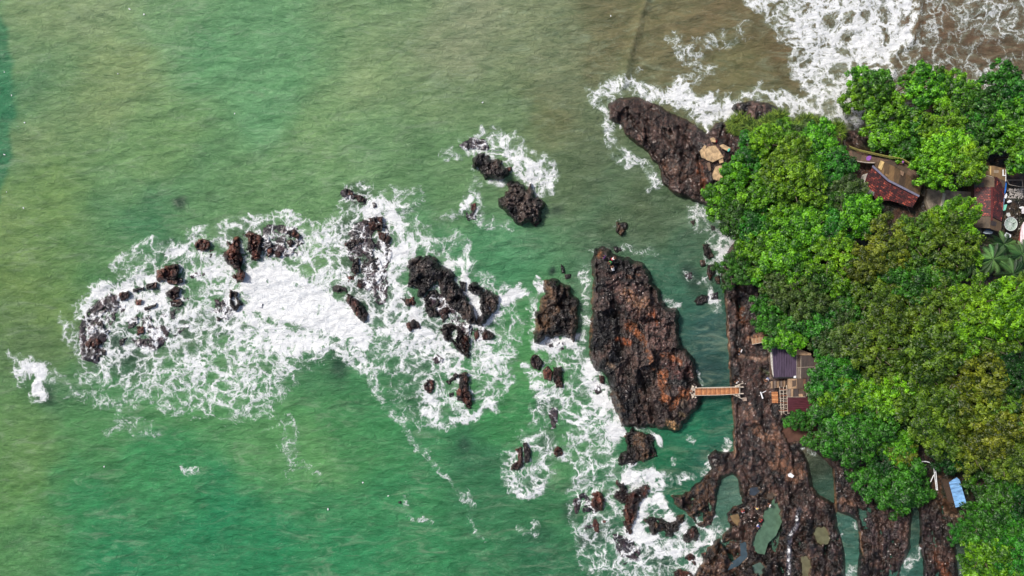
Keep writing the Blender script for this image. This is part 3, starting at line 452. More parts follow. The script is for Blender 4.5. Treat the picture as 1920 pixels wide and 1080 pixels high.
RK = [
 (z1,k1,[(722,430),(780,400),(850,393),(864,430),(852,482),(800,490),(722,492)],1.5,'red','square reddish brown boulder with a deep crack, standing at the upper left of the reef'),
 (z1,k1,[(790,490),(880,478),(888,500),(850,520),(800,515)],.8,'red',0),(z1,k1,[(775,575),(830,525),(868,540),(872,600),(830,615),(790,600)],1.1,'red',0),(z1,k1,[(810,625),(870,610),(885,640),(850,660),(815,650)],.7,'red',0),
 (z1,k1,[(485,570),(545,552),(540,600),(520,625),(485,630)],.9,'red',0),(z1,k1,[(480,640),(530,640),(520,700),(490,705)],.35,'washed',0),(z1,k1,[(655,525),(715,508),(715,540),(660,552)],.8,'red',0),(z1,k1,[(565,545),(640,530),(640,552),(575,565)],.5,'dark',0),(z1,k1,[(588,612),(627,616),(624,650),(590,647)],.7,'red',0),
 (z1,k1,[(640,665),(720,630),(725,660),(690,680),(645,682)],.8,'red',0),(z1,k1,[(590,780),(640,780),(648,830),(600,842)],.9,'red',0),(z1,k1,[(345,700),(420,640),(425,680),(380,725),(350,730)],.4,'washed',0),(z1,k1,[(285,850),(360,845),(378,890),(350,935),(300,945),(262,900)],.7,'red','low reddish rock at the left tip of the reef with lacy foam across it'),
 (z1,k1,[(330,750),(375,745),(395,780),(350,800)],.5,'dark',0),(z1,k1,[(485,870),(530,855),(510,905),(488,905)],.6,'dark',0),(z1,k1,[(370,930),(400,930),(398,965),(375,965)],.5,'dark',0),(z1,k1,[(965,270),(985,232),(1060,228),(1058,290),(1010,302),(970,298)],1.1,'red',0),(z1,k1,[(1050,300),(1095,298),(1085,335),(1060,350)],.5,'red',0),
 (z1,k1,[(920,460),(1000,420),(1032,420),(1025,460),(940,490)],.35,'washed',0),(z1,k1,[(1150,310),(1180,290),(1165,232),(1195,255),(1215,222),(1250,222),(1250,300),(1268,370),(1250,410),(1275,450),(1272,490),(1225,495),(1205,470),(1225,440),(1190,410),(1150,370)],1.4,'red','tall narrow red brown rock standing above the solid white breaker'),
 (z1,k1,[(1182,550),(1230,565),(1235,610),(1258,640),(1225,698),(1180,640)],1.0,'red',0),(z1,k1,[(1100,725),(1125,730),(1120,755),(1100,750)],.5,'dark',0),(z1,k1,[(885,590),(925,590),(930,630),(895,645)],.3,'washed',0),(z1,k1,[(800,660),(885,670),(870,740),(820,790),(770,740)],.22,'washed',0),(z1,k1,[(1055,665),(1085,670),(1075,705),(1058,700)],.25,'washed',0),
 (z1,k1,[(230,870),(285,855),(300,970),(260,975)],.2,'washed',0),(z1,k1,[(650,860),(700,850),(690,890),(640,920)],.2,'washed',0),
 (z2,k1,[(118,195),(150,182),(205,188),(245,215),(240,290),(225,345),(210,370),(165,375),(160,330),(140,290),(150,230)],1.4,'red','blocky red rock with cracked top at the upper edge of the reef'),
 (z2,k1,[(400,180),(455,172),(475,200),(470,235),(440,225),(415,215)],.9,'red',0),(z2,k1,[(398,245),(425,230),(440,255),(420,275)],.8,'red',0),(z2,k1,[(245,150),(300,135),(370,150),(385,200),(350,280),(300,290),(255,250)],.3,'washed',0),(z2,k1,[(273,295),(302,290),(302,332),(276,347)],.8,'red',0),(z2,k1,[(320,310),(350,305),(362,335),(345,350),(322,340)],.9,'red',0),(z2,k1,[(470,190),(500,215),(490,255),(475,250)],.3,'washed',0),(z2,k1,[(440,310),(490,310),(500,345),(450,345)],.15,'washed',0),
 (z2,k1,[(880,115),(905,112),(910,140),(890,148)],.9,'red',0),(z2,k1,[(915,100),(955,92),(960,120),(925,120)],.9,'red',0),(z2,k1,[(970,92),(998,92),(1000,125),(975,120)],.9,'red',0),(z2,k1,[(915,130),(960,124),(1005,137),(1000,168),(930,170)],1.1,'red',0),(z2,k1,[(975,185),(1040,185),(1062,215),(1045,270),(1010,260),(980,225)],.8,'red',0),(z2,k1,[(760,265),(800,235),(870,218),(880,250),(850,270),(790,290)],1.0,'red',0),(z2,k1,[(800,180),(850,150),(880,180),(930,250),(960,300),(900,290),(860,205)],.3,'washed',0),
 (z2,k1,[(815,355),(850,350),(845,400),(860,440),(830,455),(805,430)],.9,'red',0),(z2,k1,[(870,370),(950,325),(985,360),(985,430),(960,450),(920,400),(880,415)],.8,'dark',0),(z2,k1,[(775,465),(825,460),(825,495),(785,500)],.5,'red',0),(z2,k1,[(850,480),(880,500),(870,545),(840,530)],.5,'red',0),(z2,k1,[(780,580),(815,572),(850,610),(900,690),(905,740),(885,760),(850,730),(815,690),(780,620)],1.0,'red','long slanting reddish rock just right of the solid white breaker'),
 (z2,k1,[(890,510),(950,530),(1000,600),(960,590),(910,560)],.4,'washed',0),(z2,k1,[(680,530),(720,528),(770,540),(775,570),(720,575),(690,560)],.5,'dark',0),(z2,k1,[(465,700),(490,705),(500,765),(485,770)],.3,'washed',0),(z2,k1,[(225,640),(248,640),(245,670),(228,665)],.3,'washed',0),(z2,k1,[(990,300),(1030,320),(1060,400),(1020,390)],.35,'washed',0),
 (z3,k3,[(190,200),(215,180),(300,170),(345,185),(345,215),(390,230),(430,260),(440,310),(470,350),(485,400),(530,430),(540,480),(550,530),(520,535),(480,500),(430,460),(390,420),(360,380),(340,300),(300,340),(250,395),(230,380),(240,350),(185,330),(185,250)],1.7,'dark','broad dark grey cobbled rock at the right end of the reef'),
 (z3,k3,[(505,320),(545,308),(585,340),(580,372),(545,375),(510,350)],1.3,'dark',0),(z3,k3,[(570,375),(610,355),(665,385),(668,430),(650,465),(610,500),(600,540),(550,540),(550,500),(575,480),(570,430)],1.4,'dark',0),(z3,k3,[(460,305),(492,312),(490,360),(470,345)],.8,'dark',0),
 (z3,k3,[(265,395),(310,350),(345,352),(350,400),(340,495),(300,500),(270,440)],1.1,'dark',0),(z3,k3,[(355,500),(370,430),(400,440),(420,470),(400,500),(370,530)],.9,'red',0),(z3,k3,[(135,395),(165,375),(180,395),(165,420)],.6,'red',0),(z3,k3,[(172,402),(215,387),(228,430),(190,445),(168,430)],.8,'red',0),(z3,k3,[(175,530),(210,502),(240,530),(245,565),(200,575),(180,555)],1.0,'red',0),(z3,k3,[(150,490),(172,480),(172,545),(140,545)],.3,'washed',0),(z3,k3,[(180,580),(215,580),(205,612),(190,605)],.25,'washed',0),
 (z3,k3,[(350,560),(385,535),(440,545),(490,590),(515,650),(515,700),(490,712),(465,690),(440,650),(390,615)],1.3,'red','long red brown rock slanting down below the broad dark cobbled rock'),
 (z3,k3,[(575,590),(600,562),(640,580),(652,600),(620,620),(580,618)],.9,'red',0),(z3,k3,[(535,580),(555,560),(565,600),(545,628)],.6,'red',0),(z3,k3,[(270,860),(290,835),(315,840),(330,880),(300,905),(270,885)],.9,'red',0),(z3,k3,[(390,840),(435,795),(450,800),(440,830),(400,855)],.7,'red',0),(z3,k3,[(455,800),(495,800),(510,850),(520,900),(523,985),(495,985),(470,950),(445,940),(440,890),(455,870)],1.3,'red','upright red brown rock at the lower right foot of the reef'),
 (z3,k3,[(400,900),(430,895),(430,920),(405,925)],.5,'dark',0),(z3,k3,[(300,710),(340,690),(380,715),(375,745),(330,745)],.35,'washed',0),(z3,k3,[(595,628),(612,625),(615,650),(600,655)],.3,'dark',0),
 (z3,k3,[(865,470),(895,455),(895,390),(930,380),(910,350),(915,305),(950,295),(985,305),(1000,330),(1035,330),(1050,370),(1085,390),(1090,430),(1080,480),(1092,500),(1075,560),(1070,640),(1040,600),(1010,595),(960,600),(910,600),(885,640),(862,635),(870,540)],2.2,'brown','tall blocky dark brown rock stack left of the large rock island'),
 (z3,k3,[(900,615),(960,605),(1060,610),(1050,680),(960,690),(910,650)],.3,'washed',0),(z3,k3,[(1000,215),(1015,225),(1018,260),(1005,260)],.4,'dark',0),(z3,k3,[(1020,270),(1050,270),(1050,290),(1025,295)],.2,'dark',0),(z3,k3,[(840,735),(850,700),(885,700),(905,745),(880,775),(845,765)],.9,'red',0),(z3,k3,[(905,780),(930,760),(950,790),(945,835),(915,830)],.8,'red',0),(z3,k3,[(955,760),(1000,760),(1010,800),(1005,870),(975,875),(960,830)],1.0,'red',0),(z3,k3,[(950,980),(985,970),(985,1060),(945,1070)],.25,'washed',0),
 (z4,4,[(1045,205),(1075,180),(1150,150),(1230,160),(1265,195),(1265,240),(1230,255),(1180,240),(1090,245)],.5,'washed','low oval rock in lacy foam, topmost of the three northern skerries'),
 (z4,4,[(1155,320),(1185,280),(1225,280),(1230,300),(1262,290),(1265,325),(1335,320),(1365,350),(1405,385),(1400,430),(1370,462),(1330,465),(1260,445),(1230,460),(1200,400),(1165,370)],1.9,'dark','black block jointed rock in the middle of the three northern skerries'),
 (z4,4,[(1405,380),(1435,375),(1432,400),(1410,405)],.7,'red',0),(z4,4,[(1345,620),(1380,595),(1385,555),(1410,545),(1410,500),(1450,485),(1520,500),(1530,540),(1570,560),(1580,500),(1600,540),(1610,590),(1650,610),(1680,640),(1685,680),(1640,720),(1640,780),(1610,815),(1570,780),(1520,805),(1470,790),(1430,740),(1380,690),(1345,660)],2.1,'dark','big black lumpy rock, lowest of the three northern skerries'),
 (z4,4,[(1600,765),(1640,770),(1645,800),(1615,822),(1595,795)],.9,'red',0),(z4,4,[(1130,650),(1165,640),(1175,680),(1150,710),(1130,690)],.6,'red',0),(z4,4,[(1080,640),(1130,650),(1165,700),(1170,780),(1120,770),(1085,700)],.3,'washed',0),(z4,4,[(180,540),(235,540),(245,580),(200,580)],.7,'red',0),(z4,4,[(260,590),(320,590),(328,630),(290,640)],.8,'red',0),(z4,4,[(155,540),(200,520),(300,580),(360,610),(370,650),(300,670),(200,620),(150,580)],.22,'washed',0),(z4,4,[(390,640),(415,640),(425,670),(400,680)],.5,'red',0),
 (z5,k5,[(458,42),(505,38),(505,70),(480,100),(462,85)],1.0,'brown','small square brown rock alone in green water above the large rock island'),(z5,k5,[(440,150),(480,150),(485,165),(450,170)],.3,'dark',0),(z5,k5,[(360,755),(385,755),(395,790),(370,800)],.5,'washed',0),(z5,k5,[(385,715),(405,715),(405,750),(390,745)],.8,'red',0),
 (z5,k5,[(838,135),(870,140),(888,190),(870,210),(845,185)],.9,'brown',0),(z5,k5,[(860,230),(895,222),(895,260),(870,290),(858,265)],.8,'red',0),(z5,k5,[(830,208),(850,205),(855,230),(835,235)],.6,'brown',0),(z5,k5,[(805,385),(830,360),(865,365),(860,395),(815,400)],.7,'dark',0),(z5,k5,[(870,355),(905,345),(905,375),(880,380)],.3,'washed',0),(z5,k5,[(895,280),(912,275),(915,310),(900,310)],.6,'brown',0),(z5,k5,[(785,35),(805,30),(800,55)],.4,'brown',0),(z5,k5,[(875,55),(895,55),(892,75),(877,75)],.4,'dark',0),(z5,k5,[(760,270),(790,260),(800,290),(770,295)],.2,'washed',0),
 (z7,k7,[(480,150),(500,125),(560,105),(570,60),(540,-30),(600,-60),(700,-40),(765,-10),(765,60),(790,90),(790,150),(740,180),(700,200),(650,190),(610,215),(560,215),(525,225),(500,190)],1.3,'brown','ochre topped rock joined by surf to the foot of the large rock island'),
 (z7,k7,[(490,355),(530,350),(555,400),(570,440),(600,430),(690,360),(720,350),(740,400),(730,450),(690,480),(670,520),(640,580),(620,700),(600,745),(560,740),(540,680),(545,640),(520,600),(550,560),(545,510),(500,490),(465,460),(470,420),(500,430),(520,410)],1.1,'red','Y shaped red brown rock with round caps of foam, below the ochre topped rock'),
 (z7,k7,[(285,510),(310,470),(290,440),(320,415),(350,420),(380,450),(385,530),(370,580),(320,570),(285,540)],1.1,'red','upright red boulder left of the Y shaped rock'),
 (z7,k7,[(300,640),(330,640),(350,680),(345,740),(315,730),(295,690)],.6,'red',0),(z7,k7,[(370,630),(400,640),(400,670),(375,665)],.5,'red',0),
 (z7,k7,[(680,640),(730,615),(830,620),(870,650),(920,660),(950,620),(1000,610),(1030,650),(990,680),(970,730),(930,740),(910,780),(870,770),(860,740),(800,740),(770,780),(740,750),(735,700)],1.0,'brown','ragged brown rock with white surf on every side, right of the Y shaped rock'),
 (z7,k7,[(1000,760),(1060,700),(1090,690),(1130,750),(1120,800),(1060,825),(1000,820)],.9,'red',0),(z7,k7,[(1010,905),(1050,890),(1090,930),(1110,1000),(1080,1010),(1040,960),(1010,945)],.8,'red',0),(z7,k7,[(920,1050),(970,1015),(1040,1040),(1080,1065),(1090,1110),(930,1110)],.9,'red','red brown rock cut by the bottom edge of the photo'),(z7,k7,[(1110,1030),(1150,980),(1220,970),(1250,1000),(1230,1060),(1240,1110),(1150,1110)],.9,'brown',0),
 (z7,k7,[(480,830),(520,790),(570,830),(560,880),(500,880)],.2,'washed',0),(z7,k7,[(640,860),(665,850),(670,920),(645,930)],.3,'washed',0),(z7,k7,[(1140,900),(1180,890),(1200,930),(1160,950)],.5,'red',0),(z7,k7,[(150,540),(175,540),(180,600),(160,600)],.4,'washed',0),
 (z8,k1,[(140,238),(162,240),(185,295),(175,352),(150,362),(142,300)],1.0,'red','right hand of two narrow red rocks ringed by foam left of the foamy gully'),(z8,k1,[(90,280),(125,262),(135,330),(130,385),(98,415),(68,410),(70,375),(100,355),(110,310)],.9,'red','left hand of two narrow red rocks ringed by foam left of the foamy gully'),
 (z8,k1,[(325,285),(350,262),(390,280),(390,320),(345,330),(325,310)],.8,'red',0),(z8,k1,[(305,30),(345,30),(360,80),(350,150),(310,150),(300,90)],.25,'washed',0),(z8,k1,[(230,470),(280,470),(280,530),(240,540)],.2,'washed',0),
 ((0,0),1,[(148,605),(172,572),(205,548),(228,552),(222,585),(208,620),(196,660),(180,685),(152,672)],.5,'washed','broad half drowned dark rock under lacy foam at the left tip of the reef'),
 ((0,0),1,[(232,600),(262,575),(300,585),(345,590),(355,612),(325,640),(285,660),(262,650),(240,630)],.45,'washed','broad half drowned dark rock under foam below the square boulder'),
 ((0,0),1,[(648,440),(672,412),(705,402),(730,425),(738,470),(728,520),(735,560),(712,575),(690,550),(665,525),(650,480)],.5,'washed','half drowned dark rock mass carrying the small cobbles in the middle of the reef'),
 ((0,0),1,[(488,432),(525,418),(560,425),(572,455),(545,480),(505,485),(488,465)],.45,'washed','half drowned dark rock beside the blocky red rock at the upper reef edge'),
 ((0,0),1,[(395,540),(425,560),(440,590),(420,605),(402,590)],.35,'washed','small drowned dark rock left of the solid white breaker'),
 ((0,0),1,[(800,540),(850,560),(900,585),(920,640),(880,640),(840,600),(805,590)],.5,'washed','half drowned dark rock below the broad dark cobbled rock'),
 ((0,0),1,[(1075,935),(1100,925),(1120,960),(1115,1000),(1090,1000)],.4,'washed','half drowned dark rock left of the upright red boulder by the bottom surf'),
 ((0,0),1,[(1150,1000),(1185,1010),(1210,1050),(1170,1060),(1150,1035)],.4,'washed','half drowned dark rock below the Y shaped rock near the bottom edge'),
]
for i, (o, s, pts, h, st, lb) in enumerate(RK):
    small = (max(p[0] for p in pts)-min(p[0] for p in pts))/s < 16
    make_rock(o, s, pts, h, st, lb or None, cobble=.35 if small else 1.0)

ISL = ZZ((960,400,k5), [(362,300),(360,200),(372,165),(400,153),(425,160),(440,188),(480,195),(560,215),(580,225),(600,260),(615,300),(640,340),(655,380),(690,425),(720,425),(732,450),(730,530),(750,590),(790,630),(805,680),(815,750),(840,800),(830,840),(780,890),(740,940),(715,960),(690,950),(640,945),(600,930),(560,945),(490,935),(470,880),(440,800),(440,770),(425,720),(400,690),(375,690),(350,650),(342,600),(340,560),(350,500),(360,440),(355,360)])
def blotch(X, Y, col, pts, r, c, a=.9, sc=.07, seed=3, th=.5):
    d = segd(X, Y, pts); n = fbm(X*sc, Y*sc, 4, seed)
    t = (a*ss(1.2, .4, d/r+(n-.5)*2.0)*ss(th-.16, th+.06, fbm(X*sc*2.2, Y*sc*2.2, 4, seed+4)))[..., None]
    return col*(1-t)+lin(c)*t
def paint_isle(X, Y, col):
    for pts, r, c, a, th in [
      ([(1150,530),(1200,580),(1240,640)], 26, (104,78,72), .8, .42), ([(1170,545),(1210,575)], 12, (120,88,66), .8, .44), ([(1185,605),(1215,660),(1225,690)], 7, (126,80,52), .9, .48), ([(1160,635),(1180,645)], 7, (140,78,48), .8, .5),
      ([(1240,700),(1245,740),(1260,760),(1290,733)], 11, (132,80,50), .95, .42), ([(1215,600),(1225,580),(1232,610)], 4, (150,84,50), .8, .5), ([(1240,665),(1270,672),(1277,680)], 6, (134,82,56), .9, .46), ([(1175,610),(1195,625)], 6, (150,88,52), .8, .5),
      ([(1255,690),(1290,700),(1290,690)], 14, (96,66,62), .7, .45), ([(1255,795),(1268,800)], 8, (178,140,98), .95, .42), ([(1276,777),(1283,780)], 6, (128,110,84), .9, .4), ([(1140,680),(1150,690)], 6, (110,92,76), .9, .45),
      ([(1110,520),(1106,600),(1104,660)], 5, (112,78,54), .75, .45), ([(1160,790),(1150,740),(1170,770)], 7, (112,82,56), .75, .48), ([(1200,740),(1220,790)], 9, (96,72,62), .6, .45), ([(1120,480),(1125,475)], 6, (126,84,56), .8, .45), ([(1180,520),(1200,515)], 4, (140,100,80), .7, .5),
      ([(1190,500),(1130,490),(1140,560),(1130,600)], 16, (30,27,29), .7, .42), ([(1150,720),(1170,780),(1200,700)], 18, (30,27,29), .7, .46)]:
        col = blotch(X, Y, col, pts, r, c, a, .08, int(pts[0][0]), th)
    d = np.hypot(X-1281, Y-755)+0*X; t = ss(9.5, 8.2, d)[..., None]*.8; return col*(1-t)+lin((92, 80, 70))*t
def ridge_isle(X, Y, Z, sd):
    r = segd(X, Y, [(1150,540),(1165,640),(1210,720),(1230,800)]); Z = Z-.9*np.exp(-(r/5)**2)
    r = segd(X, Y, [(1118,500),(1124,600),(1140,690),(1165,770)]); Z = Z+.5*np.exp(-(r/14)**2)
    return Z+(ridged(X*.05, Y*.018, 4, 71)-.6)*1.3*ss(2, 12, sd)
isle = make_rock((0,0), 1, ISL, 2.6, 'isle', 'large long brown rock island with orange stains, joined to shore by the footbridge', seed=501, cobble=.55, step=1.25, paint=paint_isle, edge=7, wob=5, ridge=ridge_isle)
# ---------------------------------------------------------------- the headland (terrain) and its rock pools
LAND = [(1140,195),(1160,183),(1200,183),(1232,195),(1262,213),(1290,225),(1312,240),(1324,252),(1338,235),(1356,228),(1376,232),(1393,222),(1380,213),(1368,204),(1378,195),(1402,188),(1440,192),(1466,203),(1478,222),(1520,232),(1570,240),(1600,246),(1650,248),(1690,222),(1735,210),(1775,196),(1830,180),(1900,165),(2000,130),(2600,60),(2600,1500),(1270,1500),(1290,1120),(1300,1080),(1318,1052),(1326,1030),(1345,1008),(1368,992),(1362,972),(1364,960),(1376,950),(1392,942),(1389,925),(1384,900),(1372,888),(1350,898),(1345,925),(1341,960),(1335,984),(1318,992),(1302,984),(1284,960),(1262,945),(1256,930),(1290,922),(1312,900),(1332,878),(1326,858),(1340,843),(1358,848),(1376,846),(1375,790),(1372,740),(1368,680),(1365,640),(1362,600),(1356,545),(1352,510),(1362,470),(1380,450),(1368,425),(1345,402),(1325,386),(1298,378),(1262,362),(1240,345),(1234,310),(1212,284),(1180,262),(1165,236),(1142,224)]
GULLY = [[(1500,838),(1522,840),(1540,858),(1562,880),(1565,915),(1566,945),(1552,936),(1535,927),(1523,912),(1518,870)],
 [(1563,935),(1569,958),(1606,975),(1612,1000),(1609,1050),(1606,1110),(1582,1110),(1586,1040),(1571,990)],
 [(1711,950),(1721,950),(1725,990),(1722,1020),(1731,1050),(1732,1110),(1682,1110),(1690,1062),(1706,1030)],
 [(1792,1022),(1816,1008),(1826,1050),(1822,1110),(1800,1110)]]
FOREST = [(1402,250),(1480,235),(1600,262),(1660,262),(1740,225),(1900,190),(2600,100),(2600,1500),(1830,1500),(1800,1060),(1770,960),(1690,915),(1600,890),(1530,820),(1500,780),(1470,640),(1430,540),(1400,470),(1390,400),(1360,350)]
POOLS = [
 ('wide green tide pool shaped like a bent pod on the rock platform', [(1448,944),(1458,942),(1465,951),(1463,975),(1452,1002),(1440,1014),(1435,1032),(1425,1030),(1412,1018),(1420,1000),(1432,985),(1433,965)], (84,112,92), .25),
 ('blue grey tide pool with a long tail near the bottom edge', [(1387,1018),(1400,1018),(1398,1045),(1385,1058),(1368,1066),(1375,1052),(1388,1042)], (66,82,92), 0),
 ('small round green tide pool by the bottom edge', [(1412,1062),(1424,1055),(1432,1065),(1426,1078),(1415,1074)], (82,104,96), 0),
 ('round olive tide pool beside the narrow foamy gully', [(1530,990),(1545,990),(1555,1005),(1550,1018),(1538,1020),(1528,1008)], (104,104,80), 0),
 ('narrow olive tide pool cut by the bottom edge of the photo', [(1504,1046),(1515,1040),(1520,1060),(1515,1084),(1502,1084)], (106,104,82), 0),
 ('tan muddy tide pool above the surf channel', [(1371,968),(1383,965),(1387,975),(1382,984),(1374,976)], (124,104,76), 0),
 ('small dark blue tide pool above the person in yellow', [(1408,916),(1420,914),(1425,920),(1414,929),(1407,926)], (58,66,76), 0),
 ('flat brown puddle at the foot of the dark red roofed shed', [(1468,806),(1480,802),(1522,802),(1526,818),(1500,824),(1480,828),(1472,818)], (98,72,62), 0),
 ('grey tide pool right of the small dark blue one', [(1435,926),(1447,923),(1453,928),(1442,935),(1436,932)], (84,76,70), 0)]
def land_height(X, Y, detail=True):
    wx = X+(fbm(X*.08, Y*.08, 4, 301)-.5)*9; wy = Y+(fbm(X*.08, Y*.08, 4, 307)-.5)*9
    sd = psd(wx, wy, LAND)
    for g in GULLY:
        sd = np.minimum(sd, -psd(wx*.5+X*.5, wy*.5+Y*.5, g))
    fd = psd(X, Y, FOREST)
    base = -1.0+2.6*ss(-5, 6, sd)+.5*ss(0, 60, sd)+.020*np.clip(fd, 0, 330)
    prom = ss(1330, 1260, X)*ss(400, 340, Y)
    base += 1.2*prom*ss(0, 45, sd)+.8*ss(1420, 1380, X)*ss(260, 230, Y)*0
    if not detail: return base, sd, fd
    rk = ss(25, -5, fd)*ss(-2, 10, sd)+.3*ss(-5, 25, fd)
    f1, f2, cid = voro((X+(fbm(X*.1, Y*.1, 2, 315)-.5)*10)*.075, Y*.05, 311); cr = ss(0, .14, f2-f1)
    g1, g2, gid = voro((X+(fbm(X*.2, Y*.2, 2, 316)-.5)*5)*.17, Y*.12, 317)
    low = ss(870, 960, Y)*.6+.55
    z = base+rk*low*(facet(X, Y*.6, .033, 341)*2.0+facet(X, Y*.8, .10, 343)*.5+(cid-.5)*.4+(cr-1)*.5+(gid-.5)*.15+(ss(0, .2, g2-g1)-1)*.12+(fbm(X*.06, Y*.06, 5, 320)-.5)*1.5+(ridged(X*.06, Y*.016, 4, 323)-.6)*1.5)
    # long raised lips beside the inlet and the gullies
    for pts, hh, r_ in [([(1361,560),(1366,640),(1368,700),(1374,760),(1378,860)], .75, 2.6), ([(1565,915),(1568,960),(1612,1000),(1618,1040)], .7, 2.5), ([(1730,1000),(1735,1080)], .5, 3)]:
        z = z+hh*np.exp(-(segd(wx, wy, pts)/r_)**2)
    for pts, dp_, r_ in [([(1640,925),(1650,1000),(1655,1090)],1.2,2.6), ([(1668,930),(1672,1010),(1668,1090)],.9,2.2), ([(1745,955),(1752,1010),(1758,1090)],1.0,2.6), ([(1450,895),(1470,930),(1480,960)],.8,2.2), ([(1530,940),(1528,985)],.8,2.2), ([(1548,1015),(1552,1090)],1.2,3), ([(1400,985),(1395,1010),(1350,1020)],1.0,2.6), ([(1340,1045),(1380,1075),(1385,1095)],1.2,3.2), ([(1460,1040),(1470,1090)],1.0,2.6), ([(1355,1000),(1345,1040),(1330,1060)],1.1,3), ([(1395,880),(1420,930),(1440,935)],.8,2.2), ([(1385,560),(1384,640),(1390,700)],.9,3), ([(1384,760),(1386,860)],1.0,3), ([(1405,830),(1440,870)],.8,2.2), ([(1200,215),(1250,260),(1290,300)],.8,3), ([(1180,215),(1230,290),(1260,340)],.7,2.5), ([(1270,240),(1310,290),(1318,350)],.9,3), ([(1430,770),(1440,850)],.7,2), ([(1700,960),(1690,1030)],1.0,2.4), ([(1590,935),(1630,1000),(1632,1090)],.9,2.6)]:
        z = z-dp_*np.exp(-(segd(wx, wy, pts)/r_)**2)
    for lb, pts, c, dz in POOLS:
        p = psd(wx+(fbm(X*.3, Y*.3, 3, 333)-.5)*5, wy+(fbm(X*.3, Y*.3, 3, 335)-.5)*5, pts); t = ss(-3, 1, p)
        z = z*(1-t)+(1.35+dz)*t
    # trodden yard levels under the houses
    for pts, zz in YARDS:
        t = ss(-10, 6, psd(X, Y, pts)); z = z*(1-t)+zz*t
    return z, sd, fd
YARDS = [([(1590,280),(1720,290),(1735,380),(1700,410),(1600,370)], 5.0), ([(1735,330),(1930,310),(1935,460),(1740,440)], 5.6),
         ([(1445,655),(1540,660),(1530,780),(1455,780)], 2.6), ([(1318,268),(1362,262),(1365,345),(1330,345)], 3.3), ([(1775,895),(1825,895),(1830,950),(1780,955)], 3.6)]
def lz(px, py):
    z, a, b = land_height(np.array([[float(px)]]), np.array([[float(py)]])); return float(z[0, 0])
def land_colour(X, Y, sd, fd):
    a, b, c = lin((54,43,42)), lin((84,64,58)), lin((27,23,24))
    n = fbm(X*.045, Y*.03, 5, 401); t = ss(.42, .6, n)[..., None]; u = ss(.45, .62, fbm(X*.08, Y*.05, 4, 407))[..., None]
    col = (a*(1-t)+b*t)*(1-u)+c*u
    col = col*np.clip(facet(X, Y*.6, .033, 341)*.6+facet(X, Y*.8, .10, 343)*.35+1, .4, 1.7)[..., None]
    t = ss(.55, .68, fbm(X*.12, Y*.12, 4, 411))[..., None]*.6; col = col*(1-t)+lin((92,70,62))*t
    br = (ss(1335, 1265, X)*ss(400, 330, Y))[..., None]*.35; col = col*(1-br)+lin((86,62,52))*br
    # south-west shelf: encrusted light brown knobs
    m = (ss(1420, 1340, X)*ss(860, 900, Y)*ss(.46, .6, fbm(X*.16, Y*.16, 4, 415)))[..., None]*.7; col = col*(1-m)+lin((104,76,54))*m
    m = (ss(1500, 1600, X)*ss(940, 980, Y)*ss(.52, .62, fbm(X*.1, Y*.06, 4, 417)))[..., None]*.6; col = col*(1-m)+lin((64,56,62))*m
    f = ss(-12, 14, fd+(fbm(X*.06, Y*.06, 3, 419)-.5)*20)[..., None]; g = ss(.4, .65, fbm(X*.07, Y*.07, 4, 421))[..., None]
    soil = lin((58,44,30))*(1-g)+lin((40,44,22))*g; col = col*(1-f)+soil*f
    for pts, r, c_, a_, th in [
      ([(1400,600),(1402,640),(1408,665)], 11, (88,62,54), .85, .38), ([(1393,605),(1385,590),(1397,575)], 5, (116,70,44), .7, .42), ([(1400,760),(1403,780)], 9, (112,82,68), .95, .38), ([(1415,795),(1425,815),(1438,820)], 9, (112,80,62), .95, .42), ([(1450,800),(1456,830),(1462,850)], 8, (112,80,62), .9, .4),
      ([(1465,870),(1480,878),(1498,884),(1490,895)], 16, (124,88,68), 1, .28), ([(1395,680),(1410,740),(1405,720)], 22, (76,58,54), .6, .42), ([(1420,700),(1430,740),(1440,720)], 16, (84,62,56), .6, .4), ([(1425,830),(1450,860)], 8, (82,64,56), .8, .42),
      ([(1384,666),(1410,672),(1425,676),(1445,668)], 3.5, (140,112,96), .85, .32), ([(1440,655),(1447,690),(1446,710)], 2.6, (150,130,116), .8, .3), ([(1404,634),(1440,626)], 6, (136,100,76), .8, .3),
      ([(1361,560),(1366,640),(1368,700),(1374,760),(1378,860)], 2.0, (138,104,82), .8, .36), ([(1565,915),(1568,960),(1612,1000),(1618,1040)], 2.2, (128,98,72), .8, .36), ([(1563,880),(1565,930)], 1.6, (128,98,72), .7, .36),
      ([(1752,1045),(1765,1060),(1780,1085)], 10, (116,66,40), .9, .38), ([(1702,1010)], 8, (140,76,44), .9, .36), ([(1580,940),(1600,945)], 6, (128,96,80), .9, .42), ([(1395,1010),(1330,870)], 6, (60,44,40), .6, .4),
      ([(1310,310),(1316,330),(1322,350)], 8, (104,62,42), .85, .4), ([(1230,250),(1260,270)], 16, (94,74,66), .7, .42), ([(1250,310),(1290,330)], 14, (98,70,54), .6, .44), ([(1440,700),(1425,690)], 3, (60,70,30), .7, .42),
      ([(1610,300),(1620,330),(1605,350)], 26, (92,62,48), 1, .2), ([(1690,400),(1720,420)], 14, (80,56,44), .9, .3), ([(1890,330),(1930,330)], 22, (84,60,48), 1, .25), ([(1885,395),(1905,440)], 18, (78,64,48), .9, .3), ([(1900,370),(1915,362)], 9, (150,142,136), .9, .34),
      ([(1755,900),(1760,930),(1790,965),(1800,975)], 11, (92,66,50), .95, .3), ([(1775,962),(1805,972)], 4, (130,108,88), .85, .32), ([(1740,830),(1745,860)], 9, (58,42,38), .8, .3), ([(1335,240),(1370,250),(1380,265)], 12, (66,46,40), .7, .35)]:
        col = blotch(X, Y, col, pts, r, c_, a_, .09, int(pts[0][0]), th)
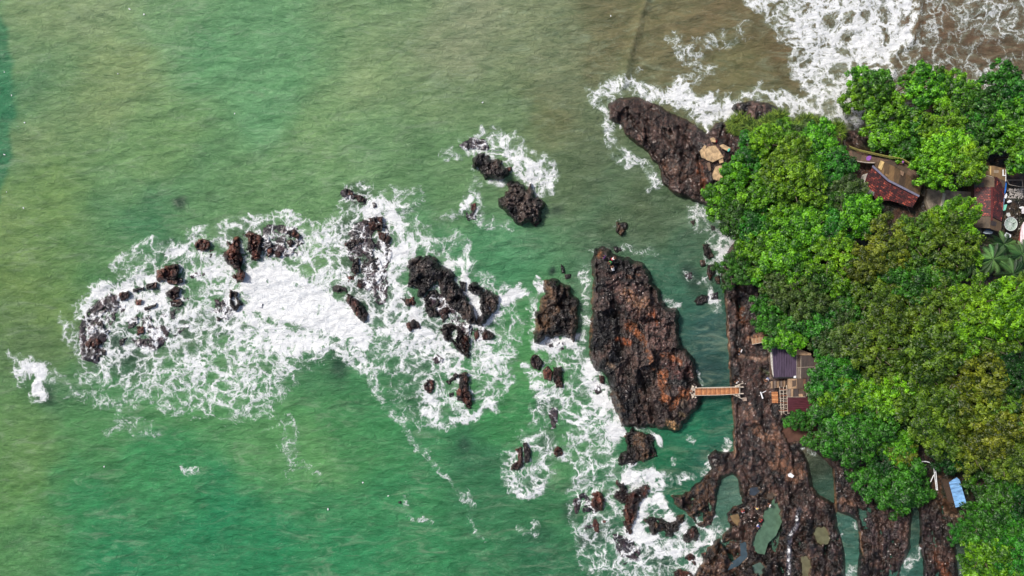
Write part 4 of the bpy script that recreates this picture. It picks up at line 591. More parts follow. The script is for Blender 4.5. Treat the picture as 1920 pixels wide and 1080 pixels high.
    for lb, pts, c_, dz in POOLS:
        wx = X+(fbm(X*.08, Y*.08, 4, 301)-.5)*9; wy = Y+(fbm(X*.08, Y*.08, 4, 307)-.5)*9
        p = psd(wx, wy, pts); t = (np.exp(-((p+1.5)/2.2)**2)*ss(.4, .6, fbm(X*.15, Y*.15, 3, 431))*.8)[..., None]; col = col*(1-t)+lin((128,104,84))*t
    return col
lx = np.concatenate([np.arange(1125, 1940, 1.9), np.arange(1942, 2600, 20)]); ly = np.concatenate([np.arange(20, 165, 12), np.arange(168, 1095, 1.9), np.arange(1100, 1500, 16)])
X, Y = np.meshgrid(lx, ly); Z, SD, FD = land_height(X, Y); k = (H-Z)/H; D = foam_density(X, Y)
fo = D*ss(.75, .05, Z)*.9+.55*ss(1.0, .2, np.abs(segd(X, Y, [(1496,958),(1494,985),(1480,1005),(1478,1075)])/6))*(Y > 950)*ss(6, 2, segd(X, Y, [(1496,958),(1490,990),(1480,1010),(1478,1080)]))
colL = land_colour(X, Y, SD, FD)
st = (ss(6, 3, segd(X, Y, [(1498,955),(1494,985),(1481,1005),(1478,1080)]))*.7)[..., None]; colL = colL*(1-st)+lin((60,66,84))*st
ground = link('headland_ground', grid_mesh('headland_ground', (X-960)*.1*k, (540-Y)*.1*k, Z, Z > -.8, {'foam': fo}, {'rcol': colL*.82}), None, M_ROCK)
tag(ground, kind='structure')
def mat_pool(c):
    kk = NT('pool_water'); n = kk.noise(kk.obj(), .9, 4, .6); a = lin(c)
    kk.l(kk.mix(kk.ramp(n, .3, .7), tuple(a*.6), tuple(a*.95)), kk.b.inputs['Base Color']); kk.b.inputs['Roughness'].default_value = .12; kk.b.inputs['IOR'].default_value = 1.33
    kk.l(kk.bump(kk.noise(kk.obj(), 4, 3), .15, .05), kk.b.inputs['Normal']); return kk.m
for lb, pts, c, dz in POOLS:
    cx = sum(p[0] for p in pts)/len(pts); cy = sum(p[1] for p in pts)/len(pts); bm = bmesh.new(); z = 1.62+dz; c0 = W(cx, cy, z)
    bm.faces.new([bm.verts.new(W(cx+(x-cx)*1.25, cy+(y-cy)*1.18, z)-c0) for x, y in reversed(pts)]); me = bpy.data.meshes.new('tide_pool'); bm.to_mesh(me); bm.free()
    po = link('tide_pool', me, None, mat_pool(c), c0); po['kind'] = 'structure'
# ---------------------------------------------------------------- trees
rng = np.random.RandomState(7)
def crown_mesh(seed, nclump=60, per=120, leaf=.16, kind='round', spread=4.0, height=3.2, cr=.85):
    r = np.random.RandomState(seed); V = []; T = []
    ph = r.rand()*6.28; lob = [(r.randint(2, 7), r.rand()*6.28, r.uniform(.06, .20)) for _ in range(4)]
    cl = []
    for i in range(nclump):
        a = i*2.39996+r.normal(0, .25); q = math.sqrt((i+.5)/nclump)
        rad = spread*(q*.93)*(1+sum(w_*math.sin(n_*a+p_) for n_, p_, w_ in lob))
        z = height*math.sqrt(max(0, 1-(q*.96)**2))*r.uniform(.6, 1.15)+r.normal(0, .42)
        cl.append((rad*math.cos(a), rad*math.sin(a), z, cr*r.uniform(.45, 1.3), r.rand()))
        if q > .55 and r.rand() < .5: cl.append((rad*.9*math.cos(a), rad*.9*math.sin(a), z-1.0*r.rand()-.5, cr*.9, r.rand()*.5))
    for cx, cy, cz, rr, tn in cl:
        n = int(per*(rr/cr)**2)
        d = r.normal(size=(n, 3)); d[:, 2] = np.abs(d[:, 2])*.9-.25; d /= np.linalg.norm(d, axis=1)[:, None]
        p = d*rr*(r.uniform(.35, 1.12, (n, 1)))*np.array([1, 1, .75])+np.array([cx, cy, cz])
        nr = d*.8+np.array([0, 0, .75])+r.normal(0, .5, (n, 3)); nr /= np.linalg.norm(nr, axis=1)[:, None]
        t = np.cross(nr, r.normal(size=(n, 3))); t /= np.linalg.norm(t, axis=1)[:, None]; b = np.cross(nr, t)
        s = leaf*r.uniform(.6, 1.35, (n, 1))
        q4 = np.stack([p-t*s*1.25, p+b*s*.62-nr*s*.12, p+t*s*1.25, p-b*s*.62-nr*s*.12], 1)
        V.append(q4.reshape(-1, 3)); tt = np.clip(tn*.55+r.uniform(-.15, .45, n), 0, 1); T.append(np.repeat(tt, 4))
    V = np.concatenate(V); T = np.concatenate(T)
    return mesh_fast('crown', V, np.arange(len(V)).reshape(-1, 4), {'tint': T}, smooth=False)
def tube(bm, pts, rads, n=7):
    rings = []
    for i, (p, r_) in enumerate(zip(pts, rads)):
        p = Vector(p); d = (Vector(pts[min(i+1, len(pts)-1)])-Vector(pts[max(i-1, 0)])).normalized()
        u = d.orthogonal().normalized(); v = d.cross(u)
        rings.append([bm.verts.new(p+(u*math.cos(6.283*j/n)+v*math.sin(6.283*j/n))*r_) for j in range(n)])
    for a, b in zip(rings[:-1], rings[1:]):
        # keep rings aligned
        off = min(range(n), key=lambda o: sum((a[j].co-b[(j+o) % n].co).length for j in range(n)))
        for j in range(n):
            bm.faces.new([a[j], a[(j+1) % n], b[(j+1+off) % n], b[(j+off) % n]])
    bm.faces.new(rings[0][::-1]); bm.faces.new(rings[-1])
def trunk_mesh(seed, spread, height, th):
    r = random.Random(seed); bm = bmesh.new()
    tube(bm, [(0, 0, -th), (r.uniform(-.2, .2), r.uniform(-.2, .2), -th*.5), (0, 0, 0)], [.3, .22, .16])
    for i in range(9):
        a = i*2.4+r.random(); q = r.uniform(.45, .85)*spread
        tube(bm, [(0, 0, -th*r.uniform(.1, .5)), (q*.45*math.cos(a), q*.45*math.sin(a), height*.25), (q*math.cos(a+.2), q*math.sin(a+.2), height*.62)], [.12, .08, .03], 5)
    me = bpy.data.meshes.new('trunk'); bm.to_mesh(me); bm.free(); return me
M_BARK = mat_plain('bark', (96,84,72), .9, .4, 4)
LM = {'bright': mat_leaf('bright_green_leaf', (52,118,12), (120,182,30)), 'mid': mat_leaf('mid_green_leaf', (34,88,22), (74,140,34)), 'dark': mat_leaf('dark_green_leaf', (20,58,16), (44,94,28)),
      'olive': mat_leaf('olive_leaf', (56,96,18), (110,142,32)), 'yellow': mat_leaf('yellow_olive_leaf', (68,98,16), (134,150,36)), 'lime': mat_leaf('lime_leaf', (72,130,12), (136,188,28)), 'grey': mat_leaf('grey_green_leaf', (56,86,34), (94,124,52))}
PROTO = {}
for kd, (nc, per, lf, sp, hh, cr) in {'big': (84, 95, .18, 4, 2.9, .68), 'fine': (125, 75, .145, 4, 2.6, .54), 'loose': (64, 95, .19, 4, 2.4, .66)}.items():
    for v in range(3):
        PROTO[kd, v] = (crown_mesh(100+len(PROTO), nc, per, lf, kd, sp, hh, cr), trunk_mesh(200+len(PROTO), sp, hh, 4.5))
KIND = {'bright': 'big', 'mid': 'big', 'dark': 'fine', 'olive': 'fine', 'yellow': 'fine', 'lime': 'fine', 'grey': 'fine'}
WORD = {'bright': 'bright green', 'mid': 'mid green', 'dark': 'dark green', 'olive': 'olive green', 'yellow': 'yellowish olive', 'lime': 'lime green', 'grey': 'dull grey green'}
T = []
def Q(o, s, lst): T.extend([(o[0]+x/s, o[1]+y/s, r_, c_) for x, y, r_, c_ in lst])
Q((1560,100), 2.842, [(190,150,30,'bright'),(150,235,28,'bright'),(265,235,32,'bright'),(320,330,42,'bright'),(335,440,36,'bright'),(235,200,30,'mid'),(510,175,34,'bright'),(430,160,20,'bright'),(660,210,36,'bright'),(600,160,24,'bright'),(720,285,36,'mid'),(930,160,34,'mid'),(980,260,34,'mid'),(640,520,44,'lime'),(720,590,36,'lime'),(560,600,36,'lime'),(640,440,30,'lime'),(480,420,34,'mid'),(850,380,36,'mid'),(970,400,38,'bright'),(1010,530,26,'bright'),(780,370,32,'mid'),(560,400,28,'lime'),(420,500,26,'mid'),(640,350,28,'bright'),(900,270,28,'mid')])
Q((1300,200), 3, [(330,270,30,'mid'),(240,380,25,'bright'),(510,180,28,'bright'),(560,250,30,'lime'),(720,220,38,'bright'),(790,330,32,'mid'),(520,340,36,'lime'),(640,320,32,'bright'),(600,420,40,'lime'),(400,500,34,'bright'),(150,520,30,'bright'),(220,400,20,'bright'),(250,620,28,'mid'),(560,540,38,'bright'),(740,540,34,'mid'),(870,490,33,'grey'),(920,610,36,'bright'),(510,670,38,'bright'),(350,650,30,'mid'),(650,680,38,'bright'),(790,700,30,'mid'),(390,800,38,'bright'),(240,920,30,'mid'),(550,840,42,'bright'),(440,950,30,'bright'),(810,850,40,'lime'),(700,960,32,'mid'),(870,1000,28,'mid'),(490,1010,30,'grey'),(400,180,26,'lime'),(620,160,26,'grey'),(450,420,26,'mid'),(700,430,28,'mid'),(320,760,24,'bright'),(830,400,24,'mid')])
Q((1560,380), 3, [(330,250,42,'yellow'),(180,340,34,'yellow'),(480,190,36,'olive'),(600,140,32,'lime'),(720,90,36,'lime'),(660,240,42,'olive'),(760,260,26,'lime'),(330,410,30,'mid'),(590,330,36,'mid'),(640,440,32,'mid'),(470,480,36,'mid'),(640,570,34,'olive'),(260,540,36,'olive'),(340,640,36,'olive'),(130,560,32,'mid'),(50,440,30,'bright'),(560,600,38,'olive'),(800,560,38,'lime'),(770,700,42,'lime'),(1000,600,44,'lime'),(1040,700,32,'lime'),(940,660,34,'lime'),(1000,860,40,'dark'),(250,800,46,'olive'),(200,740,30,'grey'),(560,830,50,'olive'),(800,980,52,'yellow'),(340,920,34,'olive'),(50,980,40,'mid'),(400,1040,38,'lime'),(40,760,34,'grey'),(640,1040,38,'olive'),(1000,1010,36,'dark'),(50,610,30,'grey'),(350,500,26,'olive'),(450,340,28,'olive'),(500,720,28,'mid'),(880,800,26,'olive')])
Q((1400,500), 3, [(150,230,36,'mid'),(220,390,30,'bright'),(150,330,24,'mid'),(330,190,40,'grey'),(400,320,36,'mid'),(510,400,34,'grey'),(520,590,42,'mid'),(580,710,42,'bright'),(450,780,32,'mid'),(780,720,40,'lime'),(560,900,46,'mid'),(460,970,30,'mid'),(730,880,36,'mid'),(850,1010,34,'bright'),(980,790,46,'olive'),(1000,560,38,'olive'),(230,70,28,'bright'),(450,440,26,'grey'),(480,520,26,'mid')])
T += [(1484,790,13,'mid'),(1500,783,12,'mid'),(1512,792,16,'mid')]
Q((1560,720), 3, [(150,300,42,'mid'),(60,200,34,'mid'),(390,350,28,'bright'),(400,400,22,'yellow'),(370,580,44,'mid'),(230,540,34,'mid'),(500,600,20,'mid'),(620,70,42,'olive'),(780,110,46,'yellow'),(610,270,38,'olive'),(900,270,44,'yellow'),(830,380,36,'yellow'),(1010,430,36,'olive'),(665,420,26,'dark'),(800,470,20,'dark'),(925,610,38,'mid'),(880,770,36,'mid'),(740,840,22,'mid'),(950,850,38,'mid'),(900,980,42,'bright'),(1040,960,38,'mid'),(1050,250,34,'olive'),(1060,650,34,'dark'),(1050,100,30,'dark'),(990,560,28,'mid'),(700,180,34,'yellow'),(960,130,34,'olive'),(300,470,26,'dark'),(820,1040,26,'mid'),(1010,760,30,'dark'),(450,260,24,'dark'),(720,310,26,'yellow')])
T += [(1385+x, y, r_, c_) for x, y, r_, c_ in [(575,180,40,'mid'),(580,300,42,'bright'),(570,560,44,'olive'),(585,660,40,'mid'),(575,780,44,'yellow'),(590,900,42,'mid'),(580,1000,44,'mid')]]
TREES = []
for i, (px, py, r_, c_) in enumerate(T):
    kd = KIND[c_] if c_ != 'mid' or i % 3 else 'fine'
    if (px > 1590 and py < 235): kd = 'loose'
    cm, tm = PROTO[kd, i % 3]; s = r_*.1/4.0*1.12
    g = max(lz(px, py), .5); hz = max(1.2, 1.8+s*2.2+rng.uniform(-.5, 1.4)+(1.6 if c_ in ('lime', 'olive', 'yellow') else 0)); zc = g+hz
    t = thing('broadleaf_tree', None, 'tree' if r_ > 18 else 'shrub', W(px, py, zc+1.5*s)-Vector((0, 0, hz+1.5*s)), rng.uniform(0, 6.28), 'broadleaf trees covering the headland')
    c = bpy.data.objects.new('crown', cm); C.objects.link(c); c.parent = t; c.location = (0, 0, hz); c.scale = (s, s, s*rng.uniform(.8, 1.15))
    if not cm.materials: cm.materials.append(LM[c_])
    c.material_slots[0].link = 'OBJECT'; c.material_slots[0].material = LM[c_]
    u = bpy.data.objects.new('trunk', tm); C.objects.link(u); u.parent = t; u.location = (0, 0, hz); u.scale = (s, s, max((hz+.6)/4.5, .1))
    if not tm.materials: tm.materials.append(M_BARK)
    TREES.append([t, px, py, r_, c_, 'broadleaf tree' if r_ > 18 else 'broadleaf shrub'])
# tufts of tall grass along the northern cliff, and low scrub
def tuft_mesh(seed, n=420, rad=1.5, hh=1.1):
    r = np.random.RandomState(seed); a = r.rand(n)*6.283; q = np.sqrt(r.rand(n))*rad*.7; b0 = np.stack([q*np.cos(a), q*np.sin(a), np.zeros(n)], 1)
    th = a+r.normal(0, .7, n); L = r.uniform(.5, 1.15, n)*hh; o = np.stack([np.cos(th), np.sin(th), np.zeros(n)], 1); sd2 = np.stack([-np.sin(th), np.cos(th), np.zeros(n)], 1)*.035
    m1 = b0+o*(L*.35)[:, None]+np.array([0, 0, 1])*(L*.8)[:, None]; e = b0+o*(L*.95)[:, None]+np.array([0, 0, 1])*(L*.75)[:, None]
    V = np.stack([b0-sd2, b0+sd2, m1+sd2, m1-sd2, m1-sd2, m1+sd2, e+sd2*.2, e-sd2*.2], 1).reshape(-1, 3)
    return mesh_fast('tuft', V, np.arange(len(V)).reshape(-1, 4), {'tint': np.repeat(r.rand(n), 8)}, smooth=False)
TU = [tuft_mesh(i) for i in range(3)]
M_GRASS = mat_leaf('tall_grass', (64,110,30), (132,160,62)); 
for m_ in TU: m_.materials.append(M_GRASS)
gp = [(1374,236),(1383,232),(1380,244)]+[(1400+i*9.5, 240+10*math.sin(i*.9)-(6 if 3 < i < 9 else 0)+(i > 14)*4, ) for i in range(21)]+[(1410+i*14, 255+6*math.sin(i*1.7)) for i in range(12)]
for i, (px, py) in enumerate(gp):
    t = link('grass_tussock', TU[i % 3], None, None, W(px, py, lz(px, py))); t.rotation_euler = (0, 0, i*1.3); s = 1.0+.3*math.sin(i*2.3); t.scale = (s, s, s)
    tag(t, None, 'grass', 'grass tussocks on the northern cliff edge'); TREES.append([t, px, py, 10, 'mid', 'grass tussock'])
def palm_frond(bm, a, L, droop, r):
    d = Vector((math.cos(a), math.sin(a), 0)); sd2 = Vector((-d.y, d.x, 0)); pts = []
    for i in range(9):
        u = i/8; pts.append(d*(L*u*(1-.12*u*u))+Vector((0, 0, .55*math.sin(u*2.0)-droop*u*u)))
    tube(bm, pts, [.045*(1-.8*i/8) for i in range(9)], 4)
    for i in range(60):
        u = .1+.9*i/60; f = u*8; j = min(int(f), 7); p = pts[j].lerp(pts[j+1], f-j); ll = .78*math.sin(math.pi*min(1, .15+u*.85))**.6*(L/3.2)
        for sg in (-1, 1):
            e = p+sd2*sg*ll*.8+d*ll*.55-Vector((0, 0, ll*.28+r.uniform(0, .1))); w_ = d*.026
            bm.faces.new([bm.verts.new(p-w_), bm.verts.new(p+w_), bm.verts.new(e+w_*.15)] if sg > 0 else [bm.verts.new(p+w_), bm.verts.new(p-w_), bm.verts.new(e+w_*.15)])
M_PALM = mat_leaf('palm_leaf', (34,76,30), (96,136,76))
pr = random.Random(4)
PALMS = [(1862,486,3.3,'coconut palm with the fullest star of fronds below the satellite dish'),(1900,514,3.2,'coconut palm with pale fronds, lowest of the palms at the right edge'),(1822,494,2.8,'coconut palm leftmost of the palms below the tiled house'),(1882,458,2.6,'small coconut palm closest below the satellite dish'),(1916,478,2.8,'coconut palm cut by the right edge of the photo'),(1640,388,1.9,'young palm with bright fronds below the slanting tiled house')]
for px, py, L, lb in PALMS:
    g = lz(px, py); th = 4.6 if L > 2 else 1.8; p = thing('coconut_palm', lb, 'palm', W(px, py, g+th)-Vector((0, 0, th)), pr.random()*6, 'coconut palms at the right edge' if px > 1800 else None)
    n = 19
    for i in range(n):
        bm = bmesh.new(); palm_frond(bm, i*2.399+pr.uniform(-.2, .2), L*pr.uniform(.85, 1.1), pr.uniform(.3, 1.6), pr); me = bpy.data.meshes.new('frond'); bm.to_mesh(me); bm.free()
        at = me.attributes.new('tint', 'FLOAT', 'POINT'); at.data.foreach_set('value', np.full(len(me.vertices), pr.random(), np.float32)); link('frond', me, p, M_PALM, (0, 0, th))
    bm = bmesh.new(); tube(bm, [(0, 0, -.5), (.1, .05, th*.5), (0, 0, th)], [.2, .15, .13], 8); me = bpy.data.meshes.new('trunk'); bm.to_mesh(me); bm.free(); link('trunk', me, p, M_BARK)
# ---------------------------------------------------------------- builders for built things
def bmesh_to(name, bm, parent, mat, loc=None, smooth=False):
    bmesh.ops.recalc_face_normals(bm, faces=bm.faces); me = bpy.data.meshes.new(name); bm.to_mesh(me); bm.free()
    if smooth:
        for f in me.polygons: f.use_smooth = True
    return link(name, me, parent, mat, loc)
def slab(name, parent, pts, z, th, mat, ang=0, origin=None):
    """flat or sloping plate from map points; z is a number, a list, or a function of the map point"""
    zs = [z]*len(pts) if isinstance(z, (int, float)) else ([z(*p) for p in pts] if callable(z) else z)
    ws = [W(x, y, h) for (x, y), h in zip(pts, zs)]
    o = origin if origin is not None else (parent.location if parent else sum(ws, Vector())/len(ws))
    rot = Matrix.Rotation(-ang, 3, 'Z'); bm = bmesh.new(); a = [rot @ (v-o) for v in ws]
    t = [bm.verts.new(v) for v in a]; b = [bm.verts.new(v-Vector((0, 0, th))) for v in a]
    bm.faces.new(t); bm.faces.new(b[::-1]); n = len(a)
    for i in range(n): bm.faces.new([t[i], b[i], b[(i+1) % n], t[(i+1) % n]])
    ob = bmesh_to(name, bm, parent, mat, None if parent else o); ob.rotation_euler = (0, 0, ang); return ob
def bars(name, parent, segs, mat, n=6):
    """segs: (p0, p1, r) in world coordinates"""
    o = parent.location if parent else Vector(segs[0][0]); bm = bmesh.new()
    for p, q, r_ in segs: tube(bm, [Vector(p)-o, Vector(q)-o], [r_, r_], n)
    return bmesh_to(name, bm, parent, mat, None if parent else o)
def mat_sheet(name, c, rot=0., wav=7., rust=.25, rustc=(92,58,42), rough=.55, metal=.0):
    k = NT(name); p = k.obj(); mp = k.n('ShaderNodeMapping'); k.l(p, mp.inputs[0]); mp.inputs['Rotation'].default_value = (0, 0, rot)
    wv = k.n('ShaderNodeTexWave'); k.l(mp.outputs[0], wv.inputs[0]); wv.inputs['Scale'].default_value = wav/3.14; wv.inputs['Distortion'].default_value = .4
    ms = k.n('ShaderNodeMapping'); k.l(mp.outputs[0], ms.inputs[0]); ms.inputs['Scale'].default_value = (1.6, .35, 1)
    n = k.noise(ms.outputs[0], 2, 5, .65); n2 = k.noise(p, 1.1, 5, .7); a = lin(c)
    c1 = k.mix(k.ramp(n, .3, .7), tuple(a*.68), tuple(a*1.3)); c1 = k.mix(k.math('MULTIPLY', k.ramp(n2, .52, .7), rust), c1, tuple(lin(rustc)))
    k.l(c1, k.b.inputs['Base Color']); k.b.inputs['Roughness'].default_value = rough; k.b.inputs['Metallic'].default_value = metal
    k.l(k.bump(wv.outputs['Fac'], .5, .05), k.b.inputs['Normal']); return k.m
MT = mat_tiles(); M_FLASH = mat_plain('grey_ridge_cap', (104,104,124), .6, .25, 5); M_WALL = mat_plain('weathered_plaster', (176,172,164), .85, .3, 3); M_DARKW = mat_plain('old_timber_wall', (84,66,54), .85, .4, 4)
M_B = [mat_sheet('brown_sheet', (84,66,46), 0, 7, .3), mat_sheet('tan_sheet', (112,88,58), 0, 7, .3), mat_sheet('dark_brown_sheet', (66,52,40), 0, 7, .3), mat_sheet('umber_sheet', (74,60,44), 0, 7, .4)]
M_PALE = mat_sheet('pale_new_sheet', (186,158,104), 0, 5, .1); M_PLANK = mat_plain('weathered_plank', (96,76,62), .85, .4, 2, stretch=(.5, 5, 1)); M_WHITE = mat_plain('white_paint', (214,216,220), .6, .12, 6); M_BAMB = mat_plain('bamboo_cane', (146,140,72), .6, .3, 6); M_BAMG = mat_plain('grey_bamboo', (176,164,150), .7, .3, 6)
k3h = 6.355; h1 = (1580, 250)
# slanting tiled house
zr = 8.6; A = (h1[0]+368/k3h, h1[1]+385/k3h); B = (h1[0]+912/k3h, h1[1]+742/k3h)
ux, uy = B[0]-A[0], B[1]-A[1]; L_ = math.hypot(ux, uy); ux /= L_; uy /= L_
def nd(x, y): return (-(x-A[0])*uy+(y-A[1])*ux)*.1
def c1(pts): return [(h1[0]+x/k3h, h1[1]+y/k3h) for x, y in pts]
ang1 = math.atan2(-uy, ux)
house = thing('tiled_house', 'slanting house with blotched red tile slope and brown sheeting on its other slope', 'house', W(1665, 345, 4.6))
slab('tile_roof', house, c1([(360,400),(545,575),(908,750),(830,885),(700,840),(560,800),(400,808),(345,700),(290,640),(262,590),(300,480)]), lambda x, y: zr-.42*nd(x, y), .12, MT, ang1)
top = [(400,342),(455,318),(500,342),(560,370),(620,398),(690,440),(760,480),(820,520),(872,562),(936,650)]; bot = [(378,392),(430,440),(490,510),(545,556),(610,588),(665,615),(735,650),(790,680),(850,712),(915,742)]
for i in range(len(top)-1):
    slab('roof_sheet', house, c1([top[i], top[i+1], bot[i+1], bot[i]]), lambda x, y, i=i: zr-.12+.22*nd(x, y)-.02*(i % 2), .06, [M_PALE, M_B[1], M_B[0], M_B[1], M_B[0], M_B[2], M_B[0], M_B[3], M_B[0]][i if i else 2], ang1)
slab('roof_patch', house, c1([(452,322),(498,342),(462,440),(420,408)]), zr-.1, .05, M_PALE, ang1)
slab('roof_patch', house, c1([(690,440),(735,460),(720,510),(690,490)]), zr-.16, .05, mat_sheet('faded_sheet', (128,104,84)), ang1); slab('roof_patch', house, c1([(835,565),(855,575),(842,620),(826,608)]), zr-.2, .05, mat_sheet('pale_grey_sheet', (140,126,108)), ang1); slab('roof_patch', house, c1([(510,480),(556,500),(540,540),(505,520)]), zr-.05, .05, mat_sheet('ochre_sheet', (120,92,56)), ang1)
slab('ridge_cap', house, c1([(362,378),(545,548),(920,738),(908,760),(540,572),(352,400)]), zr+.07, .12, M_FLASH, ang1)
slab('gable_wall', house, c1([(190,680),(262,560),(300,474),(306,500),(285,640),(240,672),(200,700)]), 7.0, 2.4, M_WALL, ang1)
slab('lean_to_roof', house, c1([(205,700),(285,648),(380,700),(372,745),(300,720),(240,712)]), 6.9, .08, mat_sheet('grey_old_sheet', (104,102,100), 0, 6, .5), ang1)
slab('eave_board', house, c1([(365,800),(385,800),(458,838),(445,855),(365,815)]), 6.5, .08, M_FLASH, ang1); slab('eave_board', house, c1([(670,825),(760,852),(752,870),(668,845)]), 6.6, .08, mat_plain('green_grey_board', (96,108,100), .7, .3, 5), ang1)
slab('wall', house, c1([(390,410),(560,590),(870,740),(800,840),(560,780),(420,780),(310,600),(330,500)]), 6.3, 2.0, M_DARKW, ang1); slab('wall', house, c1([(420,360),(600,410),(900,620),(880,710),(560,545)]), 7.6, 3.2, M_DARKW, ang1)
bars('eave_pole', house, [(W(*c1([(250,765)])[0], 6.3), W(*c1([(450,850)])[0], 6.2), .04), (W(*c1([(760,860)])[0], 6.1), W(*c1([(800,940)])[0], 5.2), .03)], M_BAMG)
deck = thing('timber_terrace', 'dark plank terrace curving along the seaward side of the slanting tiled house', 'terrace', W(1660, 300, 6))
dt = [(18,255),(105,195),(230,258),(345,278),(440,285),(600,318),(700,335),(800,390),(870,450),(930,560)]; db = [(30,275),(135,325),(210,338),(290,350),(385,352),(480,338),(640,405),(760,482),(872,560),(938,650)]
for i in range(9):
    slab('deck_board', deck, c1([dt[i], dt[i+1], db[i+1], db[i]]), 7.1-.015*(i % 2), .12, [M_PLANK, M_B[3], M_PLANK, M_DARKW, M_PLANK, M_B[2], M_B[3], M_PLANK, M_B[2]][i], ang1)
bars('edge_beam', deck, [(W(*a, 7.15), W(*b, 7.15), .09) for a, b in zip(c1(db[:5])[:-1], c1(db[:5])[1:])], M_BAMG)
bars('support_post', deck, [(W(*p, 7.0), W(*p, 4.2), .09) for p in c1([(60,240),(250,300),(450,310),(680,360),(850,460),(900,600)])], M_DARKW)
fence = thing('bamboo_fence', 'yellow green bamboo rail fence along the seaward edge of the terrace', 'fence', W(1660, 290, 7))
fl = c1([(80,150),(180,190),(290,215),(400,240),(500,262),(600,280),(710,300),(790,345),(850,405)])
bars('post', fence, [(W(*p, 6.0), W(*p, 8.3), .05) for p in fl], M_BAMB)
for h_, off in ((8.2, 0), (7.8, 1.6), (7.4, 3.2)): bars('rail', fence, [(W(a[0], a[1]+off, h_), W(b[0], b[1]+off, h_), .055) for a, b in zip(fl[:-1], fl[1:])], M_BAMB)
# second tiled house
h2 = (1780, 290); kh = 5.684
def c2(pts): return [(h2[0]+x/kh, h2[1]+y/kh) for x, y in pts]
hb = thing('tiled_house', 'house with straight red tiled roof between brown sheet roofs, beside the satellite dish', 'house', W(1855, 375, 5.2)); z2r = 9.2; rx = h2[0]+455/kh
def zl(x, y): return z2r-.33*max(0, rx-x)*.1
def zrr(x, y): return z2r-.42*max(0, x-rx)*.1
slab('tile_roof', hb, c2([(262,352),(455,345),(455,656),(275,645),(300,560),(262,430)]), zl, .12, MT, 0)
slab('tile_roof', hb, c2([(455,345),(487,345),(487,240),(508,236),(590,355),(580,480),(560,712),(455,660)]), zrr, .12, MT, math.pi/2)
slab('ridge_cap', hb, c2([(448,345),(462,345),(462,700),(448,700)]), z2r+.06, .12, mat_plain('dark_ridge_tile', (92,34,34), .7, .4, 6))
slab('roof_sheet', hb, c2([(262,198),(295,185),(480,245),(480,345),(370,345),(262,300)]), lambda x, y: zl(x, y)-.1, .06, M_B[0]); slab('roof_sheet', hb, c2([(268,300),(375,300),(365,345),(262,350)]), lambda x, y: zl(x, y)-.04, .05, mat_sheet('black_sheet', (58,52,52)))
slab('roof_sheet', hb, c2([(508,240),(600,290),(590,358),(540,330),(508,300)]), 8.4, .06, M_B[2]); slab('roof_sheet', hb, c2([(300,655),(446,658),(440,785),(280,775),(255,720)]), lambda x, y: zl(x, y)-.1, .06, M_B[3]); slab('roof_sheet', hb, c2([(446,665),(560,722),(555,790),(540,822),(440,792)]), lambda x, y: zrr(x, y)-.1, .06, M_B[0]); slab('roof_sheet', hb, c2([(444,705),(505,715),(495,760),(440,750)]), lambda x, y: zrr(x, y)+.0, .05, mat_sheet('black_sheet', (50,44,44)))
slab('terrace_roof', hb, c2([(330,185),(420,115),(480,120),(605,152),(600,285),(500,238),(400,220)]), 8.0, .08, M_B[1]); slab('roof_patch', hb, c2([(475,165),(525,165),(525,195),(475,195)]), 8.06, .05, mat_sheet('pale_grey_sheet', (140,126,108))); slab('roof_patch', hb, c2([(432,120),(446,120),(446,215),(432,215)]), 8.06, .05, M_PALE)
slab('wall', hb, c2([(280,210),(580,250),(575,470),(540,780),(290,760)]), 7.6, 2.6, M_DARKW); bars('roof_batten', hb, [(W(*a, 9.0), W(*b, 9.0), .04) for a, b in [(c2([(295,195)])[0], c2([(470,240)])[0])]], M_BAMG)
wb = slab('roofing_board', None, c2([(568,158),(580,158),(580,215),(606,218),(606,228),(568,226)]), 8.3, .06, M_WHITE); tag(wb, 'L shaped white frame lying at the corner of the terrace roof of the second house', 'panel')
wb = slab('roofing_board', None, c2([(275,238),(290,232),(328,246),(322,262),(280,248)]), 9.2, .05, M_WHITE); tag(wb, 'small white panel on the brown sheet roof above the straight tiled roof', 'panel')
bp = bars('white_pole', None, [(W(*c2([(602,155)])[0], 8.6), W(*c2([(602,285)])[0], 8.6), .05)], M_WHITE); tag(bp, 'white pole on the right edge of the second house terrace roof', 'pole')
tp = slab('blue_tarpaulin', None, c2([(598,285),(612,305),(603,390),(590,425),(586,400)]), 8.0, .05, mat_plain('blue_tarp', (34,104,190), .5, .3, 3)); tag(tp, 'bright blue tarpaulin strip at the right eave of the second tiled house', 'tarpaulin')
tp = slab('pale_blue_gutter', None, c2([(582,440),(590,480),(575,560),(552,665),(546,660),(566,540)]), 7.7, .05, mat_plain('pale_blue_paint', (130,158,190), .6, .2, 4)); tag(tp, 'thin pale blue gutter along the right eave of the second tiled house', 'gutter')
tp = slab('roofing_board', None, c2([(590,430),(612,410),(618,440),(604,468),(586,462)]), 7.6, .06, M_WHITE); tag(tp, 'white board under the lower end of the bright blue tarpaulin', 'panel')
tp = slab('turquoise_sheet', None, c2([(575,535),(616,530),(600,590),(575,600),(568,575)]), 6.9, .05, mat_plain('turquoise_plastic', (120,200,175), .5, .15, 4)); tag(tp, 'pale turquoise sheet on the ground between tiled house and satellite dish', 'sheet')
tp = slab('roofing_board', None, c2([(612,620),(640,618),(655,650),(630,665),(608,648)]), 6.5, .06, mat_plain('grey_white_board', (176,180,178), .6, .2, 5)); tag(tp, 'grey white board just above the satellite dish', 'panel')
